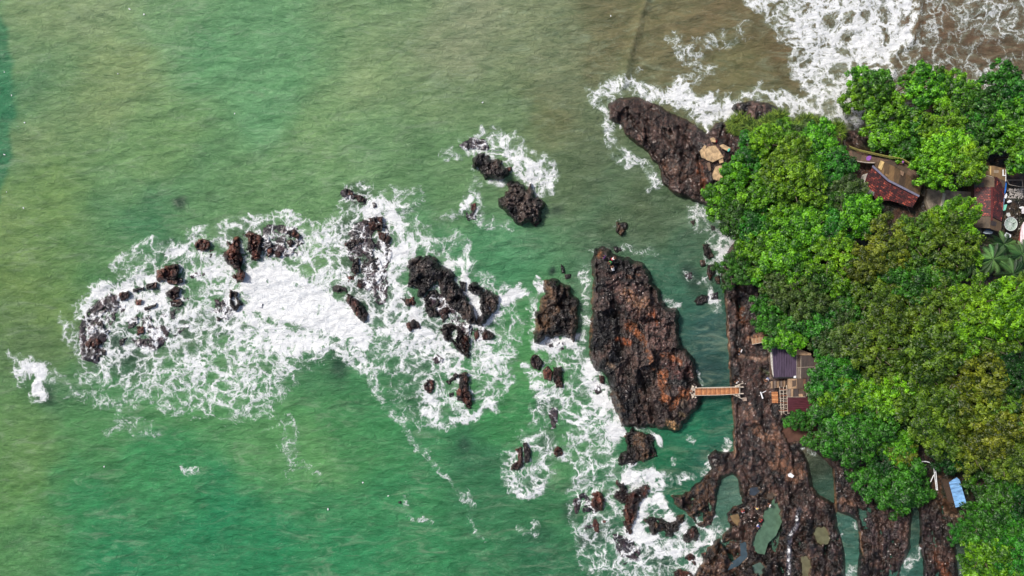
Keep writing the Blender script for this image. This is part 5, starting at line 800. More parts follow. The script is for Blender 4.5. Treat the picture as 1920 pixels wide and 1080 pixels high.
tp = slab('roofing_board', None, c2([(580,865),(610,828),(660,855),(655,880),(625,892),(600,885)]), 6.6, .08, mat_plain('crumpled_white', (200,205,212), .6, .3, 6, bump=1)); tag(tp, 'crumpled white sheet just below the satellite dish', 'sheet')
tp = slab('roofing_board', None, c2([(372,815),(400,808),(468,822),(452,845),(385,842),(360,832)]), 7.0, .06, mat_plain('silver_sheet', (186,200,210), .4, .2, 5)); tag(tp, 'silver white sheet under the lower eave of the second tiled house', 'panel')
tp = slab('blue_tarpaulin', None, c2([(380,795),(430,790),(450,806),(400,806)]), 7.1, .04, mat_plain('dark_blue_tarp', (30,78,120), .5, .3, 3)); tag(tp, 'small dark blue tarpaulin beside the silver sheet below the second tiled house', 'tarpaulin')
tp = slab('grey_board', None, c2([(262,790),(340,785),(350,830),(270,835),(225,820)]), 7.0, .08, mat_plain('grey_brown_board', (98,94,90), .7, .35, 5)); tag(tp, 'grey weathered board left of the silver sheet below the second tiled house', 'board')
for x, y, lb in ((640,500,'white plastic sack lying right of the pale turquoise sheet'),(770,565,'white plastic sack by the right edge of the photo above the pink roof'),(40,735,'white plastic scrap caught in the tree left of the second tiled house')):
    bm = bmesh.new(); bmesh.ops.create_icosphere(bm, subdivisions=2, radius=.32)
    for v in bm.verts: v.co = Vector((v.co.x*1.2, v.co.y*.8, v.co.z*.5))*(1+.25*math.sin(v.co.x*9+v.co.y*7+x))
    px, py = c2([(x, y)])[0]; s_ = bmesh_to('plastic_sack', bm, None, M_WHITE, W(px, py, 6.4 if x > 100 else 12.5), True); tag(s_, lb, 'sack')
fr = thing('pipe_frame', 'low pale pipe frame in the yard above the heap of white rubble', 'frame', W(1905, 345, 6.2)); F_ = c2([(612,270),(775,270),(785,345),(640,320)])
bars('pipe', fr, [(W(*F_[i], 6.7), W(*F_[(i+1) % 4], 6.7), .05) for i in range(4)], M_BAMG); bars('leg', fr, [(W(*p, 6.7), W(*p, 5.4), .04) for p in F_], M_BAMG)
# satellite dish
dz = 7.3; dpx, dpy = c2([(643,740)])[0]; dish = thing('satellite_dish', 'large pale mesh satellite dish with radial ribs in the yard', 'satellite dish', W(dpx, dpy, dz)); bm = bmesh.new(); n = 32; rr = [.02, .3, .6, .9, 1.12]
rings = [[bm.verts.new((r_*math.cos(6.2832*j/n), r_*math.sin(6.2832*j/n)*1.08, .28*(r_/1.1)**2)) for j in range(n)] for r_ in rr]
for a, b in zip(rings[:-1], rings[1:]):
    for j in range(n): bm.faces.new([a[j], a[(j+1) % n], b[(j+1) % n], b[j]])
bmesh_to('reflector', bm, dish, mat_plain('mesh_panel', (142,158,148), .5, .15, 8), None, True)
def dp(r_, a, dz_=.03): return dish.location+Vector((r_*math.cos(a), r_*1.08*math.sin(a), .28*(r_/1.1)**2+dz_))
for j in range(12): bars('rib', dish, [(dp(.05, j*.5236), dp(.6, j*.5236), .018), (dp(.6, j*.5236), dp(1.1, j*.5236), .018)], M_WHITE)
bars('rim', dish, [(dp(1.12, j*.2618), dp(1.12, (j+1)*.2618), .028) for j in range(24)], M_WHITE)
M_BLK = mat_plain('black_rubber', (26,26,28), .6, .3, 5); bars('feed_arm', dish, [(dp(1.0, a), dish.location+Vector((.0, .0, .95)), .02) for a in (.4, 2.5, 4.6)], M_BLK); bars('feed_horn', dish, [(dish.location+Vector((0, 0, .85)), dish.location+Vector((0, 0, 1.08)), .09)], M_BLK, 10); bars('mast', dish, [(dish.location, dish.location-Vector((0, 0, 1.8)), .07)], M_FLASH)
pk = thing('pink_roofed_house', 'pale pink roof slope cut by the right edge of the photo below the yard', 'house', W(1935, 440, 5.4)); P_ = c2([(735,955),(772,760),(796,715),(1250,700),(1250,960)])
slab('roof', pk, P_, lambda x, y: 7.2+max(0, x-1908)*.03, .1, mat_sheet('pale_pink_sheet', (206,190,196), 0, 5, .15)); slab('roof_edge', pk, c2([(733,950),(768,762),(776,766),(748,952)]), 7.35, .12, mat_plain('rust_red_edge', (128,66,56), .7, .3, 5)); slab('wall', pk, c2([(800,930),(820,760),(1200,740),(1200,930)]), 7.0, 2.4, M_WALL)
slab('lower_roof', pk, c2([(770,590),(800,550),(1000,560),(1000,630),(775,628)]), 7.1, .08, mat_sheet('white_sheet', (196,192,196), 0, 5, .2))
yard = slab('concrete_yard', None, [(1560+x/2.842, 100+y/2.842) for x, y in [(500,780),(512,722),(600,728),(740,738),(748,775),(640,790),(600,835),(560,828),(532,862),(515,825)]], 6.3, .7, mat_plain('stained_concrete', (128,118,104), .85, .35, 1.2)); tag(yard, 'stained concrete yard slab between the two tiled houses under the lime tree', 'slab')
kerb = slab('kerb_block', None, [(1560+x/2.842, 100+y/2.842) for x, y in [(592,745),(606,748),(596,815),(582,815)]], 6.6, .35, mat_plain('pale_kerb', (176,176,160), .8, .2, 3)); tag(kerb, 'pale upright kerb across the stained concrete yard slab', 'kerb')
# broken concrete landings on the promontory
def c3(pts): return [(1300+x/3.6, 100+y/3.6) for x, y in pts]
M_CONC = mat_plain('sandy_concrete', (150,128,100), .9, .34, 1.2, c2=(172,146,112))
for pts, z, lb in [([(78,650),(100,628),(150,622),(170,650),(205,700),(130,735),(88,718)], 4.1, 'largest broken sandy concrete slab on the promontory, next to the crouching person'),([(130,822),(150,765),(190,755),(213,795),(216,868),(180,862),(138,850)], 4.0, 'sandy concrete slab lower on the promontory against the trees'),([(178,622),(200,612),(252,638),(240,662),(196,642)], 4.2, 'narrow concrete strip with turquoise end pointing at the trees'),([(115,575),(135,565),(152,580),(150,600),(125,596)], 4.0, 'small broken concrete lump topmost on the promontory'),([(45,660),(75,620),(88,625),(80,650),(85,712),(60,705)], 3.9, 'crumbled pale concrete edge left of the largest slab'),([(90,740),(112,735),(120,790),(108,792)], 3.8, 'thin dark concrete strip between the two larger promontory slabs'),([(172,715),(200,708),(204,735),(180,742)], 3.9, 'small square concrete piece under the right corner of the largest slab')]:
    o_ = slab('concrete_slab', None, c3(pts), z, .35, M_CONC if 'dark' not in lb else mat_plain('dark_concrete', (110,88,72), .9, .3, 3)); tag(o_, lb, 'concrete slab', 'broken concrete landings on the promontory')
o_ = slab('turquoise_mat', None, c3([(234,645),(246,640),(250,648),(238,664),(230,662)]), 4.26, .04, mat_plain('turquoise_cloth', (70,170,150), .7, .2, 5)); tag(o_, 'small turquoise cloth on the end of the narrow concrete strip', 'cloth')
# ---------------------------------------------------------------- footbridge
zb = 3.3; br = thing('footbridge', 'narrow orange plank footbridge with pale rails crossing the inlet to the island', 'footbridge', W(1345, 734, 0)); M_OR = [mat_plain('orange_plank_a', (158,102,64), .75, .3, 3), mat_plain('orange_plank_b', (178,122,80), .75, .3, 3), mat_plain('orange_plank_c', (132,86,58), .75, .3, 3)]
y0 = lambda x: 728.2-(x-1303)*.022-1.4*math.sin(math.pi*(x-1303)/83)*-.5; y1 = lambda x: y0(x)+12.6-(x-1303)*.012
for i in range(46):
    x = 1304+i*81/46; slab('plank', br, [(x, y0(x)), (x+1.66, y0(x+1.66)), (x+1.66, y1(x+1.66)), (x, y1(x))], zb+.012*(i % 2), .06, M_OR[(i*7 % 5) % 3])
for i in range(9):
    x = 1288+i*1.75; slab('landing_plank', br, [(x, 728.8), (x+1.5, 728.6), (x+1.5, 740.2), (x, 740.4)], zb-.05, .08, M_BAMG)
for f_ in (y0, y1):
    s_ = -1 if f_ is y0 else 1
    bars('hand_rail', br, [(W(1302+i*14, f_(1302+i*14)+s_*.7, zb+.95), W(1316+i*14, f_(1316+i*14)+s_*.7, zb+.95), .05) for i in range(6)], M_BAMG); bars('beam', br, [(W(1296, f_(1300)+s_*.4, zb-.12), W(1394, f_(1392)+s_*.4, zb-.12), .12)], M_BAMG)
    for i in range(7): bars('rail_post', br, [(W(1302+i*14, f_(1302+i*14)+s_*.7, zb-.1), W(1302+i*14, f_(1302+i*14)+s_*.7, zb+.98), .04)], M_BAMG)
for x, y in ((1300,725),(1300,744),(1305,726),(1304,745),(1384,724),(1385,741),(1380,725),(1381,742)):
    bars('pile', br, [(W(x, y, -.8), W(x, y, zb+.35), .16)], M_BAMG, 8)
bars('crosspiece', br, [(W(1298, 722, zb+.0), W(1298, 747, zb+.0), .1), (W(1387, 720, zb), W(1387, 745, zb), .08), (W(1375, 740, zb-.1), W(1392, 748, zb-.1), .08), (W(1378, 724, zb-.1), W(1394, 718, zb-.1), .08)], M_BAMG)
# ---------------------------------------------------------------- shacks below the trees
def c5(pts): return [(1340+x/3.857, 580+y/3.857) for x, y in pts]
sh = thing('shack', 'shack with smooth purple sheet roof and white edge, half under a tree', 'shack', W(1470, 683, 2.4))
slab('purple_roof', sh, c5([(413,262),(592,285),(592,480),(590,492),(426,492)]), lambda x, y: 5.3-max(0, x-1447)*.008, .08, mat_sheet('purple_sheet', (72,60,78), 0, 2.2, .1, (70,50,70), .5)); slab('roof_edge', sh, c5([(400,262),(413,262),(426,490),(420,470),(408,400)]), 5.32, .14, M_WALL); slab('lower_edge', sh, c5([(424,489),(594,489),(594,498),(424,500)]), 5.2, .1, M_BLK); slab('wall', sh, c5([(425,290),(580,300),(580,480),(432,480)]), 4.6, 2.4, M_DARKW); slab('corner_plate', sh, c5([(572,482),(588,480),(590,496),(572,498)]), 5.36, .05, M_WHITE)
pt = thing('shack', 'shack under a patchwork of dark corrugated sheets between purple and dark red roofs', 'shack', W(1510, 700, 2.4)); pp = random.Random(9); PM = [mat_sheet('charcoal_sheet', (62,52,50)), mat_sheet('rusty_sheet', (108,74,58)), mat_sheet('grey_sheet', (112,100,92)), mat_sheet('pale_plank_sheet', (158,130,102)), mat_sheet('umber_patch', (80,64,54)), mat_sheet('mauve_grey_sheet', (124,104,106))]
for pts, m_, z in [([(596,336),(625,335),(625,418),(598,420)],4,5.0),([(626,335),(695,333),(716,360),(716,415),(626,418)],0,5.05),([(716,360),(790,345),(800,410),(716,412)],4,5.0),([(598,422),(622,422),(620,500),(598,500)],2,4.95),([(624,420),(718,418),(718,498),(624,500)],0,5.08),([(720,415),(746,412),(750,495),(720,497)],5,5.1),([(748,412),(800,408),(790,470),(752,495)],4,5.0),([(528,502),(595,500),(592,572),(528,575)],3,4.9),([(560,515),(590,512),(586,555),(562,560)],4,4.98),([(595,500),(640,502),(640,572),(594,574)],4,4.9),([(642,502),(660,502),(660,550),(642,550)],1,5.0),([(662,500),(722,500),(722,545),(662,548)],0,5.02),([(528,578),(550,576),(550,634),(528,634)],2,4.85),([(552,576),(568,576),(568,634),(552,634)],3,4.95),([(570,576),(608,576),(608,634),(570,634)],0,4.9),([(610,590),(650,590),(655,634),(610,634)],4,4.85),([(608,612),(636,612),(640,632),(610,632)],3,4.97),([(658,552),(690,548),(745,545),(745,600),(720,630),(660,630)],2,5.05),([(690,548),(694,548),(696,628),(692,628)],3,5.1),([(586,285),(620,290),(698,320),(698,332),(596,332)],3,5.2)]:
    slab('roof_sheet', pt, c5(pts), z, .05, PM[m_])
slab('wall', pt, c5([(605,345),(780,360),(740,600),(540,625),(540,510),(600,500)]), 4.7, 2.4, M_DARKW)
bars('batten', pt, [(W(*c5([a])[0], 5.15), W(*c5([b])[0], 5.15), .035) for a, b in [((596,421),(746,414)),((624,335),(622,500)),((594,290),(594,500)),((528,634),(658,634))]], M_BAMG)
rd = thing('shack', 'shack with dark red sheet roof beside the bamboo scaffold', 'shack', W(1502, 759, 2.4)); slab('red_roof', rd, c5([(528,638),(718,634),(720,712),(684,746),(530,750)]), lambda x, y: 5.0-max(0, y-745)*.012, .08, mat_sheet('dark_red_sheet', (74,34,42), 1.57, 2.4, .15, (60,40,44), .5)); slab('wall', rd, c5([(540,650),(700,648),(700,720),(540,740)]), 4.4, 2.2, M_DARKW); bars('roof_pole', rd, [(W(*c5([(718,630)])[0], 5.05), W(*c5([(720,716)])[0], 5.0), .04), (W(*c5([(528,751)])[0], 4.9), W(*c5([(684,749)])[0], 4.9), .05)], M_BAMG)
sc = thing('bamboo_scaffold', 'ladder like frame of pale bamboo poles along the left side of the dark red roof', 'scaffold', W(1470, 750, 2)); S0, S1 = c5([(470,560),(482,762)]); S2, S3 = c5([(520,550),(530,756)])
bars('upright_pole', sc, [(W(*a, 4.6), W(*b, 4.6), .06) for a, b in [(S0, S1), (S2, S3), (c5([(497,560)])[0], c5([(500,750)])[0])]], M_BAMG)
for i in range(11):
    y = 575+i*17+pp.uniform(-4, 4); bars('crossbar', sc, [(W(*c5([(468+pp.uniform(-6, 6), y)])[0], 4.7), W(*c5([(528+pp.uniform(-4, 4), y+pp.uniform(-9, 9))])[0], 4.7), .045)], M_BAMG if i % 3 else mat_plain('rust_pole', (150,92,66), .7, .3, 5))
for i in range(6):
    y = 580+i*32; bars('brace', sc, [(W(*c5([(472+pp.uniform(0, 20), y)])[0], 4.3), W(*c5([(500+pp.uniform(0, 24), y+26)])[0], 4.3), .03)], M_BAMG)
bars('leg', sc, [(W(*p, 4.6), W(*p, 1.4), .06) for p in (S0, S1, S2, S3)], M_BAMG)
wk = thing('plank_platform', 'rough plank platform between purple roof and bamboo scaffold', 'platform', W(1458, 720, 2))
for i in range(11):
    x = 397+i*11.3; slab('plank', wk, c5([(x, 522-i*.8), (x+9.5, 521-i*.8), (x+10, 572-i*1.2), (x+1, 574-i*1.2)]), 3.6+.02*(i % 3), .06, [M_PLANK, PM[3], PM[4], PM[2]][i*5 % 4])
bars('support_post', wk, [(W(*p, 3.6), W(*p, 1.5), .07) for p in c5([(402,530),(402,568),(515,520),(515,560)])], M_BAMG)
tb = thing('orange_table', 'bright orange slatted table top standing left of the bamboo scaffold', 'table', W(1453, 745, 2)); 
for i in range(5): slab('slat', tb, c5([(411+i*.8, 596+i*16.6), (457+i*.4, 596+i*16.6), (458+i*.4, 611+i*16.6), (412+i*.8, 611+i*16.6)]), 3.0, .06, M_OR[i % 2])
bars('leg', tb, [(W(*p, 3.0), W(*p, 1.6), .05) for p in c5([(414,600),(454,600),(418,674),(456,674)])], M_BAMG)
ls = thing('plank_landing', 'tan boarded landing left of the purple roof, under the tree edge', 'landing', W(1424, 636, 2))
for i in range(10): slab('board', ls, c5([(266+i*12, 212-i*2), (277+i*12, 210-i*2), (282+i*12, 250-i*1.6), (271+i*12, 252-i*1.6)]), 3.0+.015*(i % 2), .08, [PM[3], mat_plain('tan_board', (150,112,84), .8, .3, 4)][i % 2])
bars('edge_pole', ls, [(W(*c5([(270,254)])[0], 3.1), W(*c5([(392,230)])[0], 3.1), .06)], M_BAMG)
pp_ = bars('white_pipe', None, [(W(*c5([(332,598)])[0], 2.9), W(*c5([(348,645)])[0], 2.8), .14), (W(*c5([(345,604)])[0], 3.0), W(*c5([(372,590)])[0], 3.0), .06)], M_WHITE); tag(pp_, 'short white angled pipe lying on the rock left of the orange table', 'pipe')
st_ = slab('stone_block', None, c5([(203,640),(230,638),(234,662),(206,664)]), 2.7, .3, mat_plain('pale_stone', (150,132,118), .85, .25, 4)); tag(st_, 'pale square stone block just below the shore end of the footbridge', 'stone')
st_ = slab('stone_block', None, [(1478,890),(1483,887),(1489,892),(1486,896),(1479,894)], 2.7, .3, M_WHITE); tag(st_, 'white block lying alone on the tan sand patch', 'stone')
# ---------------------------------------------------------------- southern path: blue shed, railing
def c6(pts): return [(1640+x/4.154, 820+y/4.154) for x, y in pts]
bs = thing('blue_roofed_shed', 'small shed with light blue sheet roof beside the brown path', 'shed', W(1796, 923, 3.4)); rp = c6([(580,352),(612,328),(640,312),(662,332),(720,530),(676,534),(632,547)])
slab('blue_roof', bs, rp, lambda x, y: 6.1+.02*(x-1795), .07, mat_sheet('light_blue_sheet', (112,158,206), math.atan2(18.7, 5.4), 1.6, .18, (70,96,130), .5)); slab('wall', bs, c6([(592,365),(650,345),(700,515),(640,530)]), 5.7, 2.6, M_DARKW)
for i in range(6):
    f = (i+.5)/6; a = (580+52*f, 352+195*f); b = (662+58*f, 335+195*f); bars('roof_seam', bs, [(W(*c6([a])[0], 6.1), W(*c6([b])[0], 6.24), .025)], mat_plain('seam_blue', (78,112,158), .6, .2, 5) if i == 0 else bpy.data.materials['seam_blue'])
rl = thing('white_railing', 'white pipe railing bending down beside the brown path, left of the blue roof', 'railing', W(1752, 880, 3.5)); R1 = c6([(340,188),(400,188),(425,195),(442,212),(458,232),(464,262)])
bars('top_rail', rl, [(W(*a, 5.2), W(*b, 5.2), .09) for a, b in zip(R1[:-1], R1[1:])], M_WHITE)
for a, b in [((463,262),(480,410)),((475,258),(489,410)),((480,410),(489,410)),((460,292),(434,350)),((466,275),(478,272)),((472,342),(482,342))]: bars('side_rail', rl, [(W(*c6([a])[0], 5.2), W(*c6([b])[0], 5.2), .075)], M_WHITE)
for p in R1+c6([(480,410),(470,330),(436,348)]): bars('post', rl, [(W(*p, 5.2), W(*p, 3.2), .05)], M_WHITE)
bm = bmesh.new(); bmesh.ops.create_icosphere(bm, subdivisions=3, radius=.6)
for v in bm.verts: v.co = Vector((v.co.x*.75, v.co.y*1.5, v.co.z*.7))*(1+.18*math.sin(v.co.x*7+1)*math.sin(v.co.y*5))
bo = bmesh_to('pale_boulder', bm, None, mat_plain('pale_boulder_stone', (176,160,144), .85, .3, 3), W(*c6([(395,448)])[0], 3.9), True); bo.rotation_euler = (0, 0, -.35); tag(bo, 'pale elongated boulder below the white pipe railing', 'boulder')
# ---------------------------------------------------------------- people
SKIN = mat_plain('skin', (148,98,70), .6, .08, 5); HAIR = mat_plain('black_hair', (22,18,18), .6, .2, 8)
def skinned(name, V, E, Rr, mat, parent, sub=1):
    me = bpy.data.meshes.new(name); me.from_pydata(V, E, []); o = bpy.data.objects.new(name, me); C.objects.link(o)
    sm = o.modifiers.new('s', 'SKIN'); sm.use_smooth_shade = True
    for v, r_ in zip(me.skin_vertices[0].data, Rr): v.radius = (r_, r_)
    me.skin_vertices[0].data[0].use_root = True; ssf = o.modifiers.new('u', 'SUBSURF'); ssf.levels = sub
    bpy.context.view_layer.update(); dg = bpy.context.evaluated_depsgraph_get(); m2 = bpy.data.meshes.new_from_object(o.evaluated_get(dg)); m2.name = name
    bpy.data.objects.remove(o); r_ = link(name, m2, parent, mat); return r_
def person(px, py, z, rz, pose, top, legs, label, group, head=None):
    t = thing('person', label, 'person', W(px, py, z), rz, group)
    hp = .92 if pose == 'stand' else (.30 if pose == 'squat' else .18); ln = .06 if pose == 'stand' else .26
    pel = Vector((0, 0, hp)); ch = pel+Vector((0, ln, .38)); nk = ch+Vector((0, ln*.4, .16)); hd = nk+Vector((0, ln*.35+.02, .16))
    V = [pel, pel+Vector((0, ln*.5, .2)), ch, nk, hd, hd+Vector((0, .01, .1))]; E = [(0,1),(1,2),(2,3),(3,4),(4,5)]; Rr = [.14, .125, .15, .055, .095, .075]; SV, SE, SR = [V[0]+Vector((0, 0, .02)), V[1], V[2], V[2]+Vector((0, 0, .07))], [(0,1),(1,2),(2,3)], [.165, .155, .185, .11]; LV, LE, LR = [V[0]], [], [.175]
    for s in (-1, 1):
        if pose == 'stand': kn, an, toe = Vector((s*.11, .03, .5)), Vector((s*.12, -.02, .08)), Vector((s*.13, .14, .035))
        elif pose == 'squat': kn, an, toe = Vector((s*.18, .42, .48)), Vector((s*.14, .16, .08)), Vector((s*.16, .32, .035))
        else: kn, an, toe = Vector((s*.16, .44, .36)), Vector((s*.17, .66, .06)), Vector((s*.19, .8, .05))
        hpj = pel+Vector((s*.1, 0, -.03)); b = len(V); V += [hpj, kn, an, toe]; E += [(0,b),(b,b+1),(b+1,b+2),(b+2,b+3)]; Rr += [.1, .065, .045, .04]
        lb_ = len(LV); LV += [hpj, hpj.lerp(kn, .8)]; LE += [(0,lb_),(lb_,lb_+1)]; LR += [.13, .09]
        shd = ch+Vector((s*.19, 0, .05))
        if pose == 'stand': el, wr = shd+Vector((s*.09, .06, -.28)), shd+Vector((s*.06, .27, -.36))
        else: el, wr = shd+Vector((s*.08, .14, -.2)), shd+Vector((-s*.02, .34, -.2))
        hnd = wr+(wr-el).normalized()*.08; b = len(V); V += [shd, el, wr, hnd]; E += [(2,b),(b,b+1),(b+1,b+2),(b+2,b+3)]; Rr += [.062, .042, .028, .03]
        dd = (wr-el).normalized(); sdv = dd.cross(Vector((0, 0, 1))).normalized()
        for f_, (o_, l_) in enumerate(((-.03, .07), (-.01, .085), (.012, .08), (.032, .065))):
            V += [hnd+sdv*o_+dd*.03, hnd+sdv*o_+dd*(.03+l_)-Vector((0, 0, .025))]; q = len(V); E += [(b+3, q-2), (q-2, q-1)]; Rr += [.011, .008]
        V += [hnd-sdv*s*.05+dd*.01]; E += [(b+2, len(V)-1)]; Rr += [.012]
        lb_ = len(SV); SV += [shd, shd.lerp(el, .8)]; SE += [(2,lb_),(lb_,lb_+1)]; SR += [.085, .062]
    skinned('body', V, E, Rr, SKIN, t); skinned('shirt', SV, SE, SR, top, t); skinned('shorts', LV, LE, LR, legs, t)
    bm = bmesh.new(); bmesh.ops.create_uvsphere(bm, u_segments=14, v_segments=9, radius=.125 if not head else .2)
    for v in list(bm.verts):
        if v.co.z < -.03: v.co.z = -.03
    bmesh_to('hair' if not head else 'hat', bm, t, head or HAIR, hd+Vector((0, -.015, .06)), True); return t
def cm_(n, c): return mat_plain(n, c, .8, .12, 8)
CW, CR, CY, CG, CP, CK, CB = cm_('white_cotton', (222,222,226)), cm_('red_cotton', (196,36,56)), cm_('yellow_cotton', (226,196,40)), cm_('green_cotton', (40,178,84)), cm_('purple_cotton', (110,50,150)), cm_('dark_cotton', (34,34,44)), cm_('blue_cotton', (60,90,170))
PE = [(1692,304,None,1.9,'sit',CW,CK,'person in white with purple hat sitting on the timber terrace',None,cm_('purple_hat',(140,84,150))),
 (1342,268,None,.6,'squat',CR,CK,'person in red crouching by the largest concrete slab on the promontory',None,None),
 (1146,491,None,2.0,'squat',CG,CK,'person in bright green on the upper tip of the rock island','people on the rock island',None),(1149,506,None,.3,'sit',CW,CW,'person in white below the person in green on the rock island','people on the rock island',None),(1132,483,None,1.0,'stand',CP,CK,'person in purple at the very tip of the rock island','people on the rock island',None),(1147,486,None,-1.2,'squat',CW,CR,'person in white just above the person in green on the rock island','people on the rock island',None),
 (1392,959,None,.4,'squat',CR,CW,'person in red nearest the tan muddy tide pool','people by the tide pools',None),(1416,951,None,-.2,'stand',CY,CW,'person in yellow holding a fishing rod among the tide pools','people by the tide pools',None),(1427,976,None,.9,'squat',CR,CK,'person in red at the left edge of the wide green tide pool','people by the tide pools',None),(1421,984,None,2.6,'sit',CB,CW,'person in blue below the red one at the wide green tide pool','people by the tide pools',None),(1440,945,None,1.2,'stand',CW,CK,'person in white at the upper end of the wide green tide pool','people by the tide pools',None),
 (1387,657,None,1.2,'stand',CW,CK,'person in white on the rock edge across from the plank landing','people on the rock platform',None),(1385,665,None,.2,'sit',CW,CK,'second person in white, just below the first on the inlet edge','people on the rock platform',None),(1439,710,None,2.2,'sit',CW,CB,'person in white and blue by the lower left corner of the purple roof','people on the rock platform',None),(1379,716,None,.7,'stand',CW,CK,'person in white just above the shore end of the footbridge','people on the rock platform',None)]
def isle_z(px, py):
    Z_, s_ = rock_shape(np.array([[px*1.]]), np.array([[py*1.]]), ISL, 2.6, 501, .55, 7, 1.0, 5); return float(ridge_isle(np.array([[px*1.]]), np.array([[py*1.]]), Z_, s_)[0, 0])
for px, py, z, rz, pose, a, b, lb, gr, hd in PE:
    z = 7.1 if py < 310 and px > 1600 else (isle_z(px, py) if px < 1200 else lz(px, py)); person(px, py, z-.02, rz, pose, a, b, lb, gr, hd)
rod = bars('fishing_rod', None, [(W(1417, 950, lz(1416,951)+1.1), W(1418, 937, lz(1416,951)+1.9), .03)], M_BAMG); tag(rod, 'thin pale fishing rod held by the person in yellow', 'fishing rod')
cl = slab('striped_cloth', None, c1([(285,285),(305,268),(342,268),(338,300),(318,328),(284,318)]), 7.2, .06, mat_plain('pink_purple_stripe', (170,90,130), .8, .6, 3, stretch=(1, 7, 1), c2=(120,80,170))); tag(cl, 'pink and purple striped cloth laid on the timber terrace', 'cloth')
# litter and pale stones too many to count
def scatter(name, label, pts, sizes, mat, hfun, seed):
    r = random.Random(seed); bm = bmesh.new()
    for px, py in pts:
        s = r.uniform(*sizes); m4 = Matrix.Translation(W(px, py, hfun(px, py)+s*.2)) @ Matrix.Rotation(r.random()*6, 4, 'Z') @ Matrix.Diagonal((s*r.uniform(.6, 1.6), s*r.uniform(.4, 1), s*.5, 1))
        g = bmesh.ops.create_icosphere(bm, subdivisions=1, radius=1, matrix=m4)
        for v in g['verts']: v.co += Vector((r.uniform(-.25, .25)*s, r.uniform(-.25, .25)*s, 0))
    o = bmesh_to(name, bm, None, mat); tag(o, label, 'litter', None, 'stuff')
rs = random.Random(12); M_LIT = mat_plain('pale_litter', (196,184,180), .8, .25, 3)
scatter('pale_litter', 'small pale litter and shells strewn over the rock island', [(rs.gauss(1160, 22), rs.gauss(525, 30)) for _ in range(46)]+[(rs.uniform(1130, 1280), rs.uniform(560, 770)) for _ in range(26)]+[(1138,544)], (.05, .13), M_LIT, isle_z, 1)
scatter('pale_litter', 'small pale litter and stones strewn over the shore rock platform', [(rs.uniform(1385, 1700), rs.uniform(900, 1075)) for _ in range(90)]+[(rs.uniform(1380, 1450), rs.uniform(640, 830)) for _ in range(34)]+[(rs.gauss(1408, 14), rs.gauss(968, 14)) for _ in range(26)]+[(rs.uniform(1735, 1790), rs.uniform(970, 1070)) for _ in range(34)], (.05, .12), M_LIT, lambda a, b: lz(a, b), 2)
scatter('rubble', 'heap of white rubble in the yard right of the second tiled house', [(rs.uniform(1890, 1918), rs.uniform(354, 372)) for _ in range(190)]+[(rs.uniform(1890, 1919), rs.uniform(375, 430)) for _ in range(22)], (.06, .15), mat_plain('white_rubble', (160,154,150), .85, .3, 3), lambda a, b: 5.9, 3)
scatter('floating_litter', 'tiny white scraps of litter floating on the open green water', [(221,138),(270,27),(440,213),(8,135),(22,178),(46,230),(8,290),(12,360),(297,450),(313,455),(357,447),(44,390),(905,192),(615,955),(728,930),(243,17),(195,875),(680,905),(1145,30),(1205,58)], (.12, .22), M_WHITE, lambda a, b: .25, 8)
bo = bars('dark_float', None, [(W(748, 402+540, .1), W(751.5, 402+540, .3), .22)], M_BLK, 8); tag(bo, 'single small black float on the green water below the reef', 'float')
# ---------------------------------------------------------------- labels that single out each tree, tussock and small rock
DIRS = ['right', 'upper right', 'above', 'upper left', 'left', 'lower left', 'below', 'lower right']; ORD = ['nearest', 'second', 'third', 'fourth', 'fifth', 'sixth', 'seventh', 'eighth', 'ninth', 'tenth', 'eleventh', 'twelfth', 'thirteenth', 'fourteenth', 'fifteenth']
def auto_label(items, marks, phrase):
    rk = {}
    for mi, (mx, my, mn) in enumerate(marks):
        sec = {}
        for i, it in enumerate(items):
            a = math.atan2(my-it[2], it[1]-mx); q = int(round(a/(math.pi/4))) % 8; sec.setdefault((q, it[4]), []).append((math.hypot(it[1]-mx, it[2]-my), i))
        for (q, c_), l in sec.items():
            for n_, (d_, i) in enumerate(sorted(l)): rk.setdefault(i, []).append((n_*26+d_, mi, q, n_))
    dx = ['to the right of the', 'to the upper right of the', 'above the', 'to the upper left of the', 'to the left of the', 'to the lower left of the', 'below the', 'to the lower right of the']
    for i, it in enumerate(items):
        for s_, mi, q, n_ in sorted(rk[i]):
            if n_ < len(ORD): break
        it[0]['label'] = phrase(it, ORD[n_], dx[q], marks[mi][2])
TM = [(1665,345,'slanting tiled house'),(1855,375,'second tiled house'),(1893,420,'satellite dish'),(1470,683,'purple roof'),(1505,758,'dark red roof'),(1796,923,'light blue roof'),(1752,880,'white railing'),(1342,300,'concrete slabs'),(1345,734,'footbridge'),(1880,490,'coconut palms'),(1600,960,'southern rock gully'),(1445,205,'northern cliff point')]
by = {}
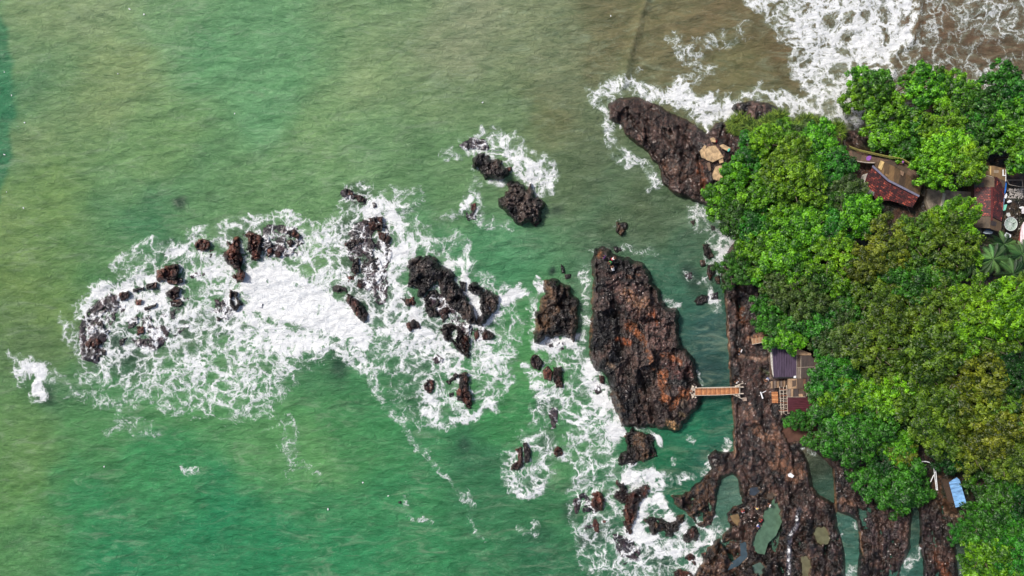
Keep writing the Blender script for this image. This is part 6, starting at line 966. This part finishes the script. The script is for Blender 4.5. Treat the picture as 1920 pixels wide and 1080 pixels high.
for it in TREES: by.setdefault(it[5], []).append(it)
for nm, l in by.items():
    if nm == 'grass tussock':
        for it in l: it[4] = 'grass'
        auto_label(l, TM, lambda it, o, d, m: 'arching green grass tussock, %s %s %s' % (o, d, m))
    else: auto_label(l, TM, lambda it, o, d, m, nm=nm: '%s %s, %s such %s %s' % (WORD[it[4]], nm, o, d, m))
RM = [(310,515,'square boulder'),(1178,640,'large rock island'),(1045,580,'tall rock stack'),(830,540,'broad cobbled rock'),(980,380,'big black skerry'),(565,560,'solid white breaker'),(175,640,'reef left tip'),(1345,734,'footbridge'),(1195,960,'Y shaped rock'),(690,440,'cobbled middle reef'),(860,735,'upright red brown rock'),(475,455,'blocky red rock')]
RI = [[m_[0], m_[1], m_[2], m_[3], m_[4]] for m_ in M if not m_[5]]; RW = {'red': 'reddish brown', 'dark': 'dark grey', 'washed': 'foam washed dark', 'brown': 'brown', 'isle': 'brown'}
auto_label(RI, RM, lambda it, o, d, m: '%s rock, %s such %s %s' % (RW[it[4]], o, d, m))

# ---------------------------------------------------------------- pieces that belong to a part go one level deeper
def kids(t, nm): return [c for c in t.children if c.name.split('.')[0] == nm]
def nest(t, part, names):
    ps = kids(t, part)
    for nm in names:
        for c in kids(t, nm):
            mb = c.matrix_basis.copy()
            p = min(ps, key=lambda q: (sum((Vector(v) for v in c.bound_box), Vector())/8-sum((Vector(v) for v in q.bound_box), Vector())/8).length)
            c.parent = p; c.matrix_parent_inverse = p.matrix_basis.inverted()
for t, part, names in [(dish, 'reflector', ['rib', 'rim']), (dish, 'feed_arm', ['feed_horn']), (house, 'tile_roof', ['ridge_cap', 'eave_board']), (house, 'roof_sheet', ['roof_patch']), (hb, 'tile_roof', ['ridge_cap']), (hb, 'terrace_roof', ['roof_patch']), (bs, 'blue_roof', ['roof_seam']), (sh, 'purple_roof', ['roof_edge', 'lower_edge', 'corner_plate']), (br, 'hand_rail', ['rail_post']), (pk, 'roof', ['roof_edge']), (sc, 'upright_pole', ['brace'])]:
    nest(t, part, names)
